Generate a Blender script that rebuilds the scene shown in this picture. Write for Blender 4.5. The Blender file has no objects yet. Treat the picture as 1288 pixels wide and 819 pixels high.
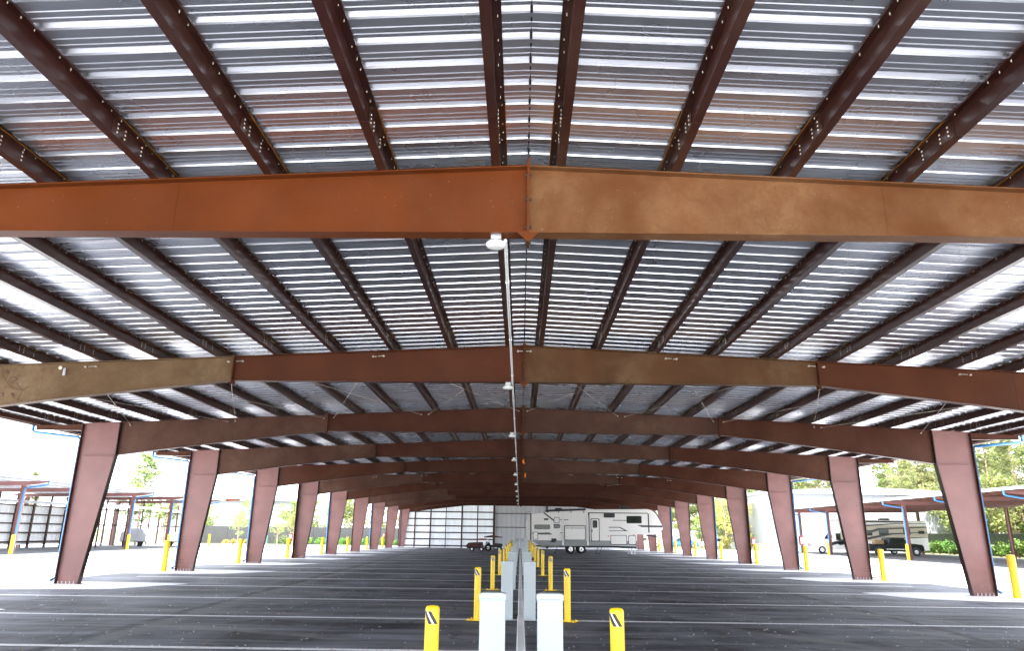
import bpy, math, random
from mathutils import Vector, Matrix
R = math.radians
scene = bpy.context.scene
C = scene.collection
random.seed(7)

# ------------------------------------------------------------------ helpers
class MB:
    """collects faces (local coordinates) and links them as ONE mesh object"""
    def __init__(s): s.v = []; s.f = []; s.m = []; s.sm = []
    def add(s, vs, fs, mi=0, smooth=False):
        b = len(s.v); s.v += [tuple(v) for v in vs]
        for f in fs:
            s.f.append(tuple(b + i for i in f)); s.m.append(mi); s.sm.append(smooth)
    def box(s, x0, x1, y0, y1, z0, z1, mi=0):
        s.add([(x0,y0,z0),(x1,y0,z0),(x1,y1,z0),(x0,y1,z0),(x0,y0,z1),(x1,y0,z1),(x1,y1,z1),(x0,y1,z1)],
              [(0,3,2,1),(4,5,6,7),(0,1,5,4),(1,2,6,5),(2,3,7,6),(3,0,4,7)], mi)
    def prism(s, pts, d0, d1, axis='y', mi=0):
        """polygon pts extruded from d0 to d1 along axis; pts are the two other coordinates in order"""
        def P(p, d): return {'y': (p[0], d, p[1]), 'x': (d, p[0], p[1]), 'z': (p[0], p[1], d)}[axis]
        n = len(pts)
        s.add([P(p, d0) for p in pts] + [P(p, d1) for p in pts],
              [tuple(range(n))[::-1], tuple(range(n, 2*n))] + [(i, (i+1) % n, n+(i+1) % n, n+i) for i in range(n)], mi)
    def bevprism(s, pts, d0, d1, b, mi=0, axis='y'):
        """prism whose side faces are rounded off by a chamfer b towards both ends (pts counter-clockwise or not)"""
        cx = sum(p[0] for p in pts)/len(pts); cz = sum(p[1] for p in pts)/len(pts)
        w = max(abs(p[0]-cx) for p in pts); h = max(abs(p[1]-cz) for p in pts)
        ins = [(cx+(p[0]-cx)*(1-b/w), cz+(p[1]-cz)*(1-b/h)) for p in pts]
        def P(p, d): return {'y': (p[0], d, p[1]), 'x': (d, p[0], p[1]), 'z': (p[0], p[1], d)}[axis]
        n = len(pts); sg = 1 if d1 > d0 else -1
        rings = [[P(p, d0) for p in ins], [P(p, d0+sg*b) for p in pts], [P(p, d1-sg*b) for p in pts], [P(p, d1) for p in ins]]
        vs = sum(rings, []); fs = [tuple(range(n))[::-1], tuple(range(3*n, 4*n))]
        for r in range(3):
            fs += [(r*n+i, r*n+(i+1) % n, (r+1)*n+(i+1) % n, (r+1)*n+i) for i in range(n)]
        s.add(vs, fs, mi)
    def tube(s, pts, r, n=8, mi=0, r2=None, cap=True, smooth=True):
        pts = [Vector(p) for p in pts]; rings = []; k = len(pts)
        for i, p in enumerate(pts):
            t = (pts[min(i+1, k-1)] - pts[max(i-1, 0)]).normalized()
            a = Vector((0,0,1)) if abs(t.z) < .9 else Vector((1,0,0))
            u = t.cross(a).normalized(); w = t.cross(u)
            rr = r if r2 is None else r + (r2-r)*i/(k-1)
            rings.append([p + (u*math.cos(6.28318*j/n) + w*math.sin(6.28318*j/n))*rr for j in range(n)])
        s.add(sum(rings, []), [(i*n+j, i*n+(j+1) % n, (i+1)*n+(j+1) % n, (i+1)*n+j) for i in range(k-1) for j in range(n)], mi, smooth)
        if cap: s.add(rings[0], [tuple(range(n))[::-1]], mi); s.add(rings[-1], [tuple(range(n))], mi)
    def lathe(s, prof, n=20, c=(0,0,0), mi=0, axis='z', smooth=True):
        """prof: (radius, height) pairs"""
        vs = []
        for r, h in prof:
            for j in range(n):
                a = 6.28318530718*j/n; x, y = r*math.cos(a), r*math.sin(a)
                p = (x, y, h) if axis == 'z' else (x, h, y) if axis == 'y' else (h, x, y)
                vs.append((c[0]+p[0], c[1]+p[1], c[2]+p[2]))
        s.add(vs, [(i*n+j, i*n+(j+1) % n, (i+1)*n+(j+1) % n, (i+1)*n+j) for i in range(len(prof)-1) for j in range(n)], mi, smooth)
        k = len(prof)-1
        s.add(vs[:n], [tuple(range(n))[::-1]], mi); s.add(vs[k*n:], [tuple(range(n))], mi)
    def build(s, name, mats, parent=None, loc=None):
        me = bpy.data.meshes.new(name); me.from_pydata(s.v, [], s.f)
        if not isinstance(mats, (list, tuple)): mats = [mats]
        for m in mats: me.materials.append(m)
        me.polygons.foreach_set('material_index', s.m); me.polygons.foreach_set('use_smooth', s.sm)
        me.validate(); me.update()
        import bmesh
        bm = bmesh.new(); bm.from_mesh(me); bmesh.ops.recalc_face_normals(bm, faces=bm.faces); bm.to_mesh(me); bm.free()
        o = bpy.data.objects.new(name, me); C.objects.link(o)
        if parent: o.parent = parent
        if loc: o.location = loc
        return o

def tag(o, label=None, cat=None, group=None, kind=None):
    for k, v in (('label', label), ('category', cat), ('group', group), ('kind', kind)):
        if v: o[k] = v
    return o
def empty(name, loc, label, cat, group=None, rz=0):
    o = bpy.data.objects.new(name, None); C.objects.link(o); o.location = loc; o.rotation_euler = (0, 0, rz)
    o.empty_display_size = .3
    return tag(o, label, cat, group)
def kids(o): return [c for c in bpy.data.objects if c.parent == o]
def copy_tree(o, parent=None, ch=None):
    c = o.copy(); C.objects.link(c)
    if parent: c.parent = parent
    for k in kids(o): copy_tree(k, c)
    return c
ORD = ['nearest','second','third','fourth','fifth','sixth','seventh','eighth','ninth','tenth','eleventh','twelfth','thirteenth','fourteenth']

# ------------------------------------------------------------------ materials
def new_mat(name):
    m = bpy.data.materials.new(name); m.use_nodes = True
    nt = m.node_tree; b = nt.nodes['Principled BSDF']
    return m, nt, b
def N(nt, t, **kw):
    n = nt.nodes.new(t)
    for k, v in kw.items():
        if k in n.inputs: n.inputs[k].default_value = v
        else: setattr(n, k, v)
    return n
def coords(nt, scale=(1,1,1), obj=False):
    mp = N(nt, 'ShaderNodeMapping'); mp.inputs['Scale'].default_value = scale
    if obj:
        t = N(nt, 'ShaderNodeTexCoord'); nt.links.new(t.outputs['Object'], mp.inputs['Vector'])
    else:
        g = N(nt, 'ShaderNodeNewGeometry'); nt.links.new(g.outputs['Position'], mp.inputs['Vector'])
    return mp.outputs['Vector']
def noise(nt, vec, scale, detail=4, rough=.55, dist=0):
    n = N(nt, 'ShaderNodeTexNoise'); n.inputs['Scale'].default_value = scale; n.inputs['Detail'].default_value = detail
    n.inputs['Roughness'].default_value = rough; n.inputs['Distortion'].default_value = dist
    nt.links.new(vec, n.inputs['Vector']); return n.outputs['Fac']
def ramp(nt, fac, a, b, ca=(0,0,0,1), cb=(1,1,1,1)):
    r = N(nt, 'ShaderNodeValToRGB'); e = r.color_ramp.elements
    e[0].position = a; e[1].position = b; e[0].color = ca; e[1].color = cb
    nt.links.new(fac, r.inputs['Fac']); return r.outputs['Color']
def mixc(nt, fac, a, b, mode='MIX'):
    m = N(nt, 'ShaderNodeMix', data_type='RGBA', blend_type=mode)
    for i, v in ((0, fac), (6, a), (7, b)):
        if hasattr(v, 'is_linked') or hasattr(v, 'links'): nt.links.new(v, m.inputs[i])
        else: m.inputs[i].default_value = v if i == 0 else (tuple(v)+(1,))[:4]
    return m.outputs[2]
def mth(nt, op, a, b=0.0):
    m = N(nt, 'ShaderNodeMath', operation=op)
    for i, v in ((0, a), (1, b)):
        if hasattr(v, 'links'): nt.links.new(v, m.inputs[i])
        else: m.inputs[i].default_value = v
    return m.outputs[0]
def bump(nt, b, h, strength=.2, dist=.01):
    n = N(nt, 'ShaderNodeBump'); n.inputs['Strength'].default_value = strength; n.inputs['Distance'].default_value = dist
    nt.links.new(h, n.inputs['Height']); nt.links.new(n.outputs['Normal'], b.inputs['Normal'])

def simple(name, col, rough=.5, metal=0, var=.12, scale=3, spec=.5, obj=False, bmp=0):
    m, nt, b = new_mat(name)
    v = coords(nt, obj=obj)
    f = ramp(nt, noise(nt, v, scale), .3, .7)
    c = mixc(nt, f, [x*(1-var) for x in col], [min(1, x*(1+var)) for x in col])
    nt.links.new(c, b.inputs['Base Color'])
    b.inputs['Roughness'].default_value = rough; b.inputs['Metallic'].default_value = metal
    b.inputs['Specular IOR Level'].default_value = spec
    if bmp: bump(nt, b, noise(nt, v, scale*12, 3), bmp, .004)
    return m

def steel_paint(name, base, dust, dustcol=(.36,.25,.15), lo=.42, hi=.72, rough=.42, spec=.13, splash=False):
    """red-oxide primer with weathered, dusty patches and streaks"""
    m, nt, b = new_mat(name)
    v = coords(nt); vs = coords(nt, (1.0, 1.0, .35))
    c = mixc(nt, ramp(nt, noise(nt, v, 1.1, 5), .35, .68), [x*.86 for x in base], [x*1.12 for x in base])
    big = ramp(nt, noise(nt, v, .55, 3, .6, .6), lo, hi)
    fine = mth(nt, 'ADD', mth(nt, 'MULTIPLY', ramp(nt, noise(nt, v, 5, 8, .75, .6), .38, .66), .65), .35)
    d = mth(nt, 'MULTIPLY', mth(nt, 'MULTIPLY', big, fine), dust)
    c = mixc(nt, d, c, dustcol)
    # speckle of white scratches and spots
    sp = ramp(nt, noise(nt, v, 46, 2, .5), .755, .775)
    c = mixc(nt, mth(nt, 'MULTIPLY', sp, .5), c, (.5,.42,.34))
    st = ramp(nt, noise(nt, coords(nt, (7, 7, .6)), 1.6, 4, .6), .62, .8)
    c = mixc(nt, mth(nt, 'MULTIPLY', st, .22), c, (.05,.028,.02))
    if splash:   # cement and dirt splashed up from the slab
        sz = N(nt, 'ShaderNodeSeparateXYZ'); nt.links.new(v, sz.inputs[0])
        hz_ = ramp(nt, mth(nt, 'ADD', sz.outputs[2], mth(nt, 'MULTIPLY', noise(nt, v, 2.5, 5, .7), 1.6)), .75, 1.25, (1,1,1,1), (0,0,0,1))
        c = mixc(nt, mth(nt, 'MULTIPLY', hz_, mth(nt, 'MULTIPLY', ramp(nt, noise(nt, v, 11, 5, .7), .4, .65), .55)), c, (.46,.40,.38))
    nt.links.new(c, b.inputs['Base Color'])
    rr = mth(nt, 'ADD', mth(nt, 'MULTIPLY', d, .4), rough); nt.links.new(rr, b.inputs['Roughness'])
    b.inputs['Specular IOR Level'].default_value = spec
    bump(nt, b, noise(nt, v, 60, 3), .12, .003)
    return m

M = {}
BR = (.062, .0175, .0085)
M['brown'] = steel_paint('brown_primer', BR, .09)
M['brown_orange'] = steel_paint('lit_orange_brown_primer', (.118, .029, .006), .10, lo=.5, hi=.85)  # ground bounce on the nearest frame, put into the primer colour
M['brown_mid'] = steel_paint('half_lit_brown_primer', (.085, .026, .011), .07, lo=.5, hi=.85)  # second frame's tone, painted between the lit front and the dark depth
M['brown_dust'] = steel_paint('weathered_brown_primer', (.125, .046, .015), .55, (.33,.20,.10), .42, .75)
M['brown_tan'] = steel_paint('dusty_tan_primer', (.125, .070, .034), .6, (.30,.22,.13), .35, .7)
M['brown_dusk'] = steel_paint('half_dusty_primer', (.095, .042, .017), .5, (.26,.18,.10), .4, .72)
M['brown_dim'] = steel_paint('dull_dusty_primer', (.072, .029, .019), .4, (.19,.125,.085), .35, .7)
M['column'] = steel_paint('sky_lit_column_primer', (.200, .088, .080), .12, (.42,.32,.31), .5, .85, .45, .4, splash=True)  # same primer as the rafters, with pinkish sky light mixed into the colour
M['purlin'] = steel_paint('purlin_primer_and_flange_shade', (.034, .0105, .008), .10, rough=.28, spec=.4)
M['lit_edge'] = simple('lit_orange_edge', (.55, .2, .02), .7, var=.3, scale=20)  # light on the purlin lap edges, painted as an orange strip
M['galv'] = simple('galvanised_steel', (.62, .63, .64), .32, .9, .1, 9)
M['screw'] = simple('zinc_screw', (.9, .86, .7), .35, .3, .1, 9)
M['rod'] = simple('zinc_rod', (.62, .57, .48), .35, .3, .1, 9)

def roof_mat():
    m, nt, b = new_mat('galvalume_sheet')
    v = coords(nt)
    f = ramp(nt, noise(nt, coords(nt, (.25, 3, 1)), 1.2, 4), .3, .7)
    sp = ramp(nt, noise(nt, v, 40, 2), .4, .6)
    c = mixc(nt, f, (.62,.645,.70), (.72,.745,.80)); c = mixc(nt, mth(nt, 'MULTIPLY', sp, .05), c, (.78,.8,.82))
    # faint water marks near the laps
    w = ramp(nt, noise(nt, coords(nt, (.9, .25, 1)), .8, 5, .65, .8), .62, .70)
    c = mixc(nt, mth(nt, 'MULTIPLY', w, .08), c, (.30,.31,.34))
    nt.links.new(c, b.inputs['Base Color'])
    b.inputs['Metallic'].default_value = .92
    nt.links.new(mth(nt, 'ADD', mth(nt, 'MULTIPLY', noise(nt, v, .7, 3), .08), .235), b.inputs['Roughness'])
    return m
M['roof'] = roof_mat()

def sheet_white():
    m, nt, b = new_mat('white_wall_sheet')
    v = coords(nt)
    c = mixc(nt, ramp(nt, noise(nt, coords(nt, (1, 1, .3)), 1.5, 5), .35, .7), (.78,.80,.82), (.88,.89,.90))
    nt.links.new(c, b.inputs['Base Color']); b.inputs['Roughness'].default_value = .4
    return m
M['sheet'] = sheet_white()
def daylight_panel():
    m = M['sheet'].copy(); m.name = 'white_daylight_sheet'; nt = m.node_tree; b = nt.nodes['Principled BSDF']
    t = N(nt, 'ShaderNodeBsdfTranslucent'); t.inputs['Color'].default_value = (.85,.88,.92,1)
    mx = N(nt, 'ShaderNodeMixShader'); mx.inputs[0].default_value = .13
    nt.links.new(b.outputs[0], mx.inputs[1]); nt.links.new(t.outputs[0], mx.inputs[2]); nt.links.new(mx.outputs[0], nt.nodes['Material Output'].inputs[0])
    return m
M['daylight'] = daylight_panel()

def asphalt():
    m, nt, b = new_mat('asphalt_ground')
    v = coords(nt)
    base = mixc(nt, ramp(nt, noise(nt, v, .3, 8, .68, .6), .40, .60), (.022,.023,.028), (.135,.140,.165))
    # tyre-polished streaks across the aisle, in and out of the stalls
    st = ramp(nt, noise(nt, coords(nt, (.10, .9, 1)), 1.4, 6, .65, .9), .47, .62)
    base = mixc(nt, mth(nt, 'MULTIPLY', st, .6), base, (.26,.265,.30))
    yt = ramp(nt, noise(nt, coords(nt, (1.1, .06, 1)), 1.0, 5, .65, .8), .50, .66)
    base = mixc(nt, mth(nt, 'MULTIPLY', yt, .5), base, (.15,.15,.165))
    dk = ramp(nt, noise(nt, coords(nt, (.07, 1.6, 1)), 2.2, 4, .6, .4), .55, .7)
    base = mixc(nt, mth(nt, 'MULTIPLY', dk, .75), base, (.018,.018,.02))
    # long paving seam running with the building
    sx = N(nt, 'ShaderNodeSeparateXYZ'); nt.links.new(v, sx.inputs[0])
    wob = mth(nt, 'MULTIPLY', mth(nt, 'SUBTRACT', noise(nt, coords(nt, (0.3, .5, 1)), 1, 3), .5), .5)
    for x0, k, w, col in ((-6.8, -.05, .13, (.004,.004,.005)), (8.1, .03, .10, (.014,.014,.015)), (-12.6, .0, .05, (.014,.014,.015)), (13.2, .0, .05, (.014,.014,.015)), (-6.45, -.05, .2, (.15,.15,.15))):
        lx = mth(nt, 'SUBTRACT', mth(nt, 'SUBTRACT', sx.outputs[0], mth(nt, 'MULTIPLY', sx.outputs[1], k)), x0)
        d = mth(nt, 'ABSOLUTE', mth(nt, 'ADD', lx, wob))
        f = ramp(nt, d, w*.6, w*1.6, (1,1,1,1), (0,0,0,1))
        f = mth(nt, 'MULTIPLY', f, mth(nt, 'MULTIPLY', ramp(nt, noise(nt, v, 2.2, 3), .3, .6), .9))
        base = mixc(nt, f, base, col)
    # curved tyre scuffs
    w = N(nt, 'ShaderNodeTexWave', wave_type='RINGS', rings_direction='Z'); w.inputs['Scale'].default_value = .11
    w.inputs['Distortion'].default_value = 3; w.inputs['Detail'].default_value = 2; w.inputs['Detail Scale'].default_value = .4
    mp = N(nt, 'ShaderNodeMapping'); mp.inputs['Location'].default_value = (9, -2, 0); nt.links.new(v, mp.inputs[0]); nt.links.new(mp.outputs[0], w.inputs['Vector'])
    sc = mth(nt, 'MULTIPLY', ramp(nt, w.outputs['Fac'], .90, .98), mth(nt, 'MULTIPLY', ramp(nt, noise(nt, v, .5, 3), .42, .58), .7))
    base = mixc(nt, sc, base, (.20,.195,.19))
    # fine shrinkage cracks
    vo = N(nt, 'ShaderNodeTexVoronoi', feature='DISTANCE_TO_EDGE'); vo.inputs['Scale'].default_value = .22
    wv = N(nt, 'ShaderNodeVectorMath', operation='ADD'); nzc = N(nt, 'ShaderNodeTexNoise'); nzc.inputs['Scale'].default_value = .9; nzc.inputs['Detail'].default_value = 5
    nt.links.new(v, nzc.inputs['Vector']); nt.links.new(v, wv.inputs[0]); nt.links.new(nzc.outputs['Color'], wv.inputs[1]); nt.links.new(wv.outputs[0], vo.inputs['Vector'])
    ck = ramp(nt, vo.outputs['Distance'], .002, .007, (1,1,1,1), (0,0,0,1))
    base = mixc(nt, mth(nt, 'MULTIPLY', ck, mth(nt, 'MULTIPLY', ramp(nt, noise(nt, v, .25, 3), .48, .58), .8)), base, (.006,.006,.007))
    # old oil drips in the stalls
    oil = ramp(nt, noise(nt, v, 1.3, 5, .6, .3), .69, .74); base = mixc(nt, mth(nt, 'MULTIPLY', oil, .7), base, (.008,.008,.008))
    # pale pollen and grit specks
    g = ramp(nt, noise(nt, v, 38, 3, .65), .66, .72)
    base = mixc(nt, mth(nt, 'MULTIPLY', g, .6), base, (.42,.41,.40))
    nt.links.new(base, b.inputs['Base Color'])
    nt.links.new(mth(nt, 'ADD', mth(nt, 'MULTIPLY', noise(nt, v, .6, 4), .2), .58), b.inputs['Roughness'])
    b.inputs['Specular IOR Level'].default_value = .22
    bump(nt, b, noise(nt, v, 90, 3, .7), .35, .006)
    return m
M['asphalt'] = asphalt()
def paving(name, a, bcol, rough=.85):
    m, nt, b = new_mat(name); v = coords(nt)
    c = mixc(nt, ramp(nt, noise(nt, v, .4, 6, .6, .3), .3, .7), a, bcol)
    c = mixc(nt, mth(nt, 'MULTIPLY', ramp(nt, noise(nt, v, 40, 2), .6, .7), .25), c, [x*.6 for x in a])
    nt.links.new(c, b.inputs['Base Color']); b.inputs['Roughness'].default_value = rough
    bump(nt, b, noise(nt, v, 70, 3), .2, .004); return m
M['yard'] = paving('pale_yard_paving', (.50,.50,.52), (.60,.60,.61))
M['yard_grey'] = paving('grey_yard_asphalt', (.10,.10,.105), (.15,.15,.155))
M['pad'] = paving('concrete_pad', (.70,.70,.73), (.82,.82,.84))
M['kerb'] = paving('kerb_concrete', (.60,.60,.61), (.85,.85,.86))
M['earth'] = paving('sandy_grass_ground', (.07,.10,.03), (.17,.17,.08))
def line_mat():
    m, nt, b = new_mat('worn_white_line_paint'); v = coords(nt)
    f = ramp(nt, noise(nt, v, 14, 5, .7), .30, .48)
    f2 = ramp(nt, noise(nt, v, .8, 3), .2, .75)
    c = mixc(nt, mth(nt, 'MULTIPLY', f, mth(nt, 'ADD', mth(nt, 'MULTIPLY', f2, .25), .75)), (.25,.25,.26), (.90,.90,.92))
    nt.links.new(c, b.inputs['Base Color']); b.inputs['Roughness'].default_value = .6; return m
M['line'] = line_mat()

def yellow():
    m, nt, b = new_mat('yellow_bollard_sleeve'); v = coords(nt)
    c = mixc(nt, ramp(nt, noise(nt, v, 6, 4), .3, .7), (.86,.56,.003), (.93,.64,.006))
    gr = ramp(nt, noise(nt, coords(nt, (9, 9, 2)), 3, 4), .6, .78)
    c = mixc(nt, mth(nt, 'MULTIPLY', gr, .25), c, (.3,.17,.02))
    nt.links.new(c, b.inputs['Base Color']); b.inputs['Roughness'].default_value = .35; return m
M['yellow'] = yellow()
M['black'] = simple('black_plastic', (.018,.018,.02), .4)
M['rubber'] = simple('tyre_rubber', (.022,.022,.022), .8)
M['chrome'] = simple('polished_wheel', (.75,.75,.76), .22, .9)
M['reflect_white'] = simple('reflective_white_tape', (.8,.8,.8), .3)
M['cabinet'] = simple('pale_cabinet_paint', (.42,.47,.49), .4, var=.05, scale=2, bmp=.04)
M['white'] = simple('white_fibreglass', (.88,.87,.83), .28, var=.03, scale=.8)
M['white_bright'] = simple('bright_white_paint', (.84,.84,.84), .3, var=.03)
M['pale_grey'] = simple('pale_grey_wall_paint', (.22,.23,.24), .5, var=.05)
M['lamp'] = simple('white_lamp_housing', (.85,.86,.85), .25, var=.03)
M['skirt'] = simple('grey_skirt_paint', (.30,.32,.32), .35, var=.05)
M['olive'] = simple('dark_olive_stripe', (.07,.075,.055), .35)
M['blackstripe'] = simple('black_gloss_stripe', (.02,.02,.024), .3)
M['beige'] = simple('tan_gloss_paint', (.55,.49,.36), .3, var=.05)
M['blue'] = simple('sky_blue_downspout_paint', (.03,.17,.40), .4, var=.1)
M['blue_dark'] = simple('blue_tarpaulin', (.03,.12,.36), .5, var=.3)
M['red'] = simple('red_enamel', (.6,.015,.02), .35)
M['orange'] = simple('orange_enamel', (.75,.2,.02), .4)
M['green_box'] = simple('green_utility_paint', (.10,.26,.20), .5)
M['truckblack'] = simple('black_car_paint', (.012,.013,.016), .12)
M['cardboard'] = simple('brown_cardboard', (.38,.25,.14), .8)
M['maroon'] = simple('faded_red_deck_paint', (.08,.02,.018), .6, var=.3)
M['trunk'] = simple('bark', (.26,.18,.13), .9, var=.4, scale=6, bmp=.5)
M['fabric'] = simple('grey_fence_screen', (.028,.030,.031), .9, var=.15, scale=2)
M['roofwhite'] = simple('pale_metal_roof', (.60,.62,.66), .4, .3)
def glass():
    m, nt, b = new_mat('tinted_glass'); b.inputs['Base Color'].default_value = (.015,.022,.018,1)
    v = coords(nt); nt.links.new(mixc(nt, ramp(nt, noise(nt, v, 1.5), .3, .7), (.01,.014,.012), (.03,.045,.03)), b.inputs['Base Color'])
    b.inputs['Roughness'].default_value = .06; b.inputs['Specular IOR Level'].default_value = .3; return m
M['glass'] = glass()
def leaf(name, a, bcol, trans=.25):
    m, nt, b = new_mat(name); oi = N(nt, 'ShaderNodeObjectInfo')
    v = coords(nt)
    c = mixc(nt, ramp(nt, noise(nt, v, 1.3, 4), .35, .65), a, bcol)
    h = N(nt, 'ShaderNodeHueSaturation'); nt.links.new(c, h.inputs['Color'])
    nt.links.new(mth(nt, 'ADD', mth(nt, 'MULTIPLY', oi.outputs['Random'], .5), .75), h.inputs['Value'])
    nt.links.new(mth(nt, 'ADD', mth(nt, 'MULTIPLY', oi.outputs['Random'], .05), .475), h.inputs['Hue'])
    nt.links.new(h.outputs[0], b.inputs['Base Color']); b.inputs['Roughness'].default_value = .55
    t = N(nt, 'ShaderNodeBsdfTranslucent'); nt.links.new(h.outputs[0], t.inputs['Color'])
    mx = N(nt, 'ShaderNodeMixShader'); mx.inputs[0].default_value = trans
    out = nt.nodes['Material Output']
    nt.links.new(b.outputs[0], mx.inputs[1]); nt.links.new(t.outputs[0], mx.inputs[2]); nt.links.new(mx.outputs[0], out.inputs[0])
    return m
M['pine'] = leaf('pine_needles', (.10,.14,.04), (.24,.26,.09), .45)
M['leaf'] = leaf('broad_leaves', (.12,.16,.04), (.26,.30,.09), .45)
M['leaf_yellow'] = leaf('yellowing_leaves', (.24,.22,.06), (.36,.28,.08), .4)
M['hedge'] = leaf('hedge_leaves', (.05,.12,.02), (.12,.22,.03))

# ------------------------------------------------------------------ the setting
def F(k): return 25.118 + (k-3)*8.636
def sheet(name, x0, x1, y0, y1, z, mat):
    b = MB(); b.add([(x0,y0,z),(x1,y0,z),(x1,y1,z),(x0,y1,z)], [(0,1,2,3)]); return tag(b.build(name, mat), kind='structure')
sheet('ground', -1500, 1500, -400, 2600, -.02, M['earth'])
sheet('yard_pavement', -70, 49.5, -60, 99, 0, M['yard'])
sheet('parking_floor', -16.9, 16.9, -1.6, 95, .004, M['asphalt'])
sheet('path_beside_canopy', -17.9, -17.3, -1.6, 95, .004, M['yard_grey'])
sheet('neighbour_parking_floor', 32.6, 49.0, 30, 96, .004, M['yard_grey'])
sheet('neighbour_parking_ground', -52, -35.2, 30, 86, .004, M['yard_grey'])
b = MB()
rr = random.Random(3)
for sx in (-1, 1):
    for k in range(0, 12):
        y = F(k); j = lambda a: rr.uniform(-a, a)
        pts = [(11.4+j(.5), y+.75), (12.0+j(.2), y-.6), (12.6+j(.2), y-1.75+j(.2)), (14.2, y-2.2+j(.2)), (16.9, y-2.25), (16.9, y+1.2), (14, y+1.15+j(.1)), (12.2, y+1.0)]
        vs = [(sx*p[0], p[1], .009) for p in pts]
        if sx > 0: vs = vs[::-1]
        b.add(vs, [tuple(range(len(vs)))])
tag(b.build('concrete_apron', M['pad']), kind='structure')
b = MB()
for n in range(-1, 20):
    y = F(1) + 4.318*n
    b.add([(-15.1,y-.10,.013),(15.1,y-.10,.013),(15.1,y+.10,.013),(-15.1,y+.10,.013)], [(0,1,2,3)])
tag(b.build('parking_lines', M['line']), kind='structure')
b = MB()
y = 3.6
for y0, y1, w in [(-1, 7.8, .075), (7.83, 16.6, .07), (16.63, 25.2, .06), (25.23, 34, .06), (34.03, 93.9, .06)]:
    b.prism([(-.04-w, .004), (-.04+w, .004), (-.04+w, .07), (-.04+w-.015, .085), (-.04-w+.015, .085), (-.04-w, .07)], y0, y1)
tag(b.build('centre_kerb', M['kerb']), kind='structure')
# leaf litter and grit swept about on the floor
b = MB(); rr = random.Random(11)
for i in range(3600):
    y = 11 + 38*rr.random()**1.7; x = rr.uniform(-14.5, 14.5)
    s = rr.uniform(.009, .032) * (1.8 if rr.random() < .05 else 1); a = rr.uniform(0, 6.28)
    dx, dy = math.cos(a)*s, math.sin(a)*s; h = rr.uniform(.004, .02)
    mi = rr.choice([0,0,1,2])
    b.add([(x-dx, y-dy, .014), (x+dy*.45, y-dx*.45, .015+h), (x+dx, y+dy, .015), (x-dy*.45, y+dx*.45, .015+h*.6)], [(0,1,2,3)], mi)
tag(b.build('leaf_litter', [simple('pale_litter', (.72,.72,.70), .8), simple('tan_leaf', (.33,.22,.10), .8), simple('brown_leaf', (.14,.09,.05), .8)]), kind='stuff')

# ------------------------------------------------------------------ the parking canopy
canopy = empty('parking_canopy', (0,0,0), 'long open-sided parking canopy of brown steel frames under a ribbed silver roof', 'canopy')
SL = .0465
def zt(x): return 6.1 - SL*abs(x)             # top of rafters
PZ = .2
def zr(x): return zt(x) + PZ + .006            # underside of roof sheet
Y0, Y1, XE = -1.35, 94.75, 17.35
PITCH = .355
# roof sheets: deep ribs with two shallow stiffeners between them
for sx in (-1, 1):
    b = MB(); prof = []
    n = int((Y1-Y0)/PITCH)
    for i in range(n):
        y = Y0 + i*PITCH
        prof += [(y, 0), (y+.070, 0), (y+.076, .007), (y+.084, .007), (y+.092, 0), (y+.152, 0), (y+.158, .007), (y+.166, .007), (y+.174, 0),
                 (y+.218, 0), (y+.234, .058), (y+.276, .058), (y+.314, .020), (y+.321, 0)]
    prof.append((Y0+n*PITCH, 0))
    vs = []
    for x in (0.004, XE): vs += [(sx*x, p[0], zr(x)+p[1]) for p in prof]
    m = len(prof); b.add(vs, [(i, i+1, m+i+1, m+i) for i in range(m-1)])
    o = b.build('roof_sheet', M['roof'], canopy)
# ridge cap above the sheets and dark foam closures seen along the ridge
b = MB(); b.prism([(-.3, zr(.3)+.064), (0, zr(0)+.076), (.3, zr(.3)+.064), (.3, zr(.3)+.067), (0, zr(0)+.08), (-.3, zr(.3)+.067)], Y0, Y1)
i = 0
while i < int((Y1-Y0)/PITCH):
    y = Y0 + i*PITCH; b.box(-.012, .012, y+.235, y+.32, zr(0)-.001, zr(0)+.058, 1); b.box(-.009, .009, y+.02, y+.07, zr(0)-.006, zr(0)-.001, 1); i += 1
b.build('ridge_cap', [M['roof'], M['black']], canopy)

sr = random.Random(99)
def rows(): return [.36 + 1.38*k for k in range(11)] + [15.35, 16.35]
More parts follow.
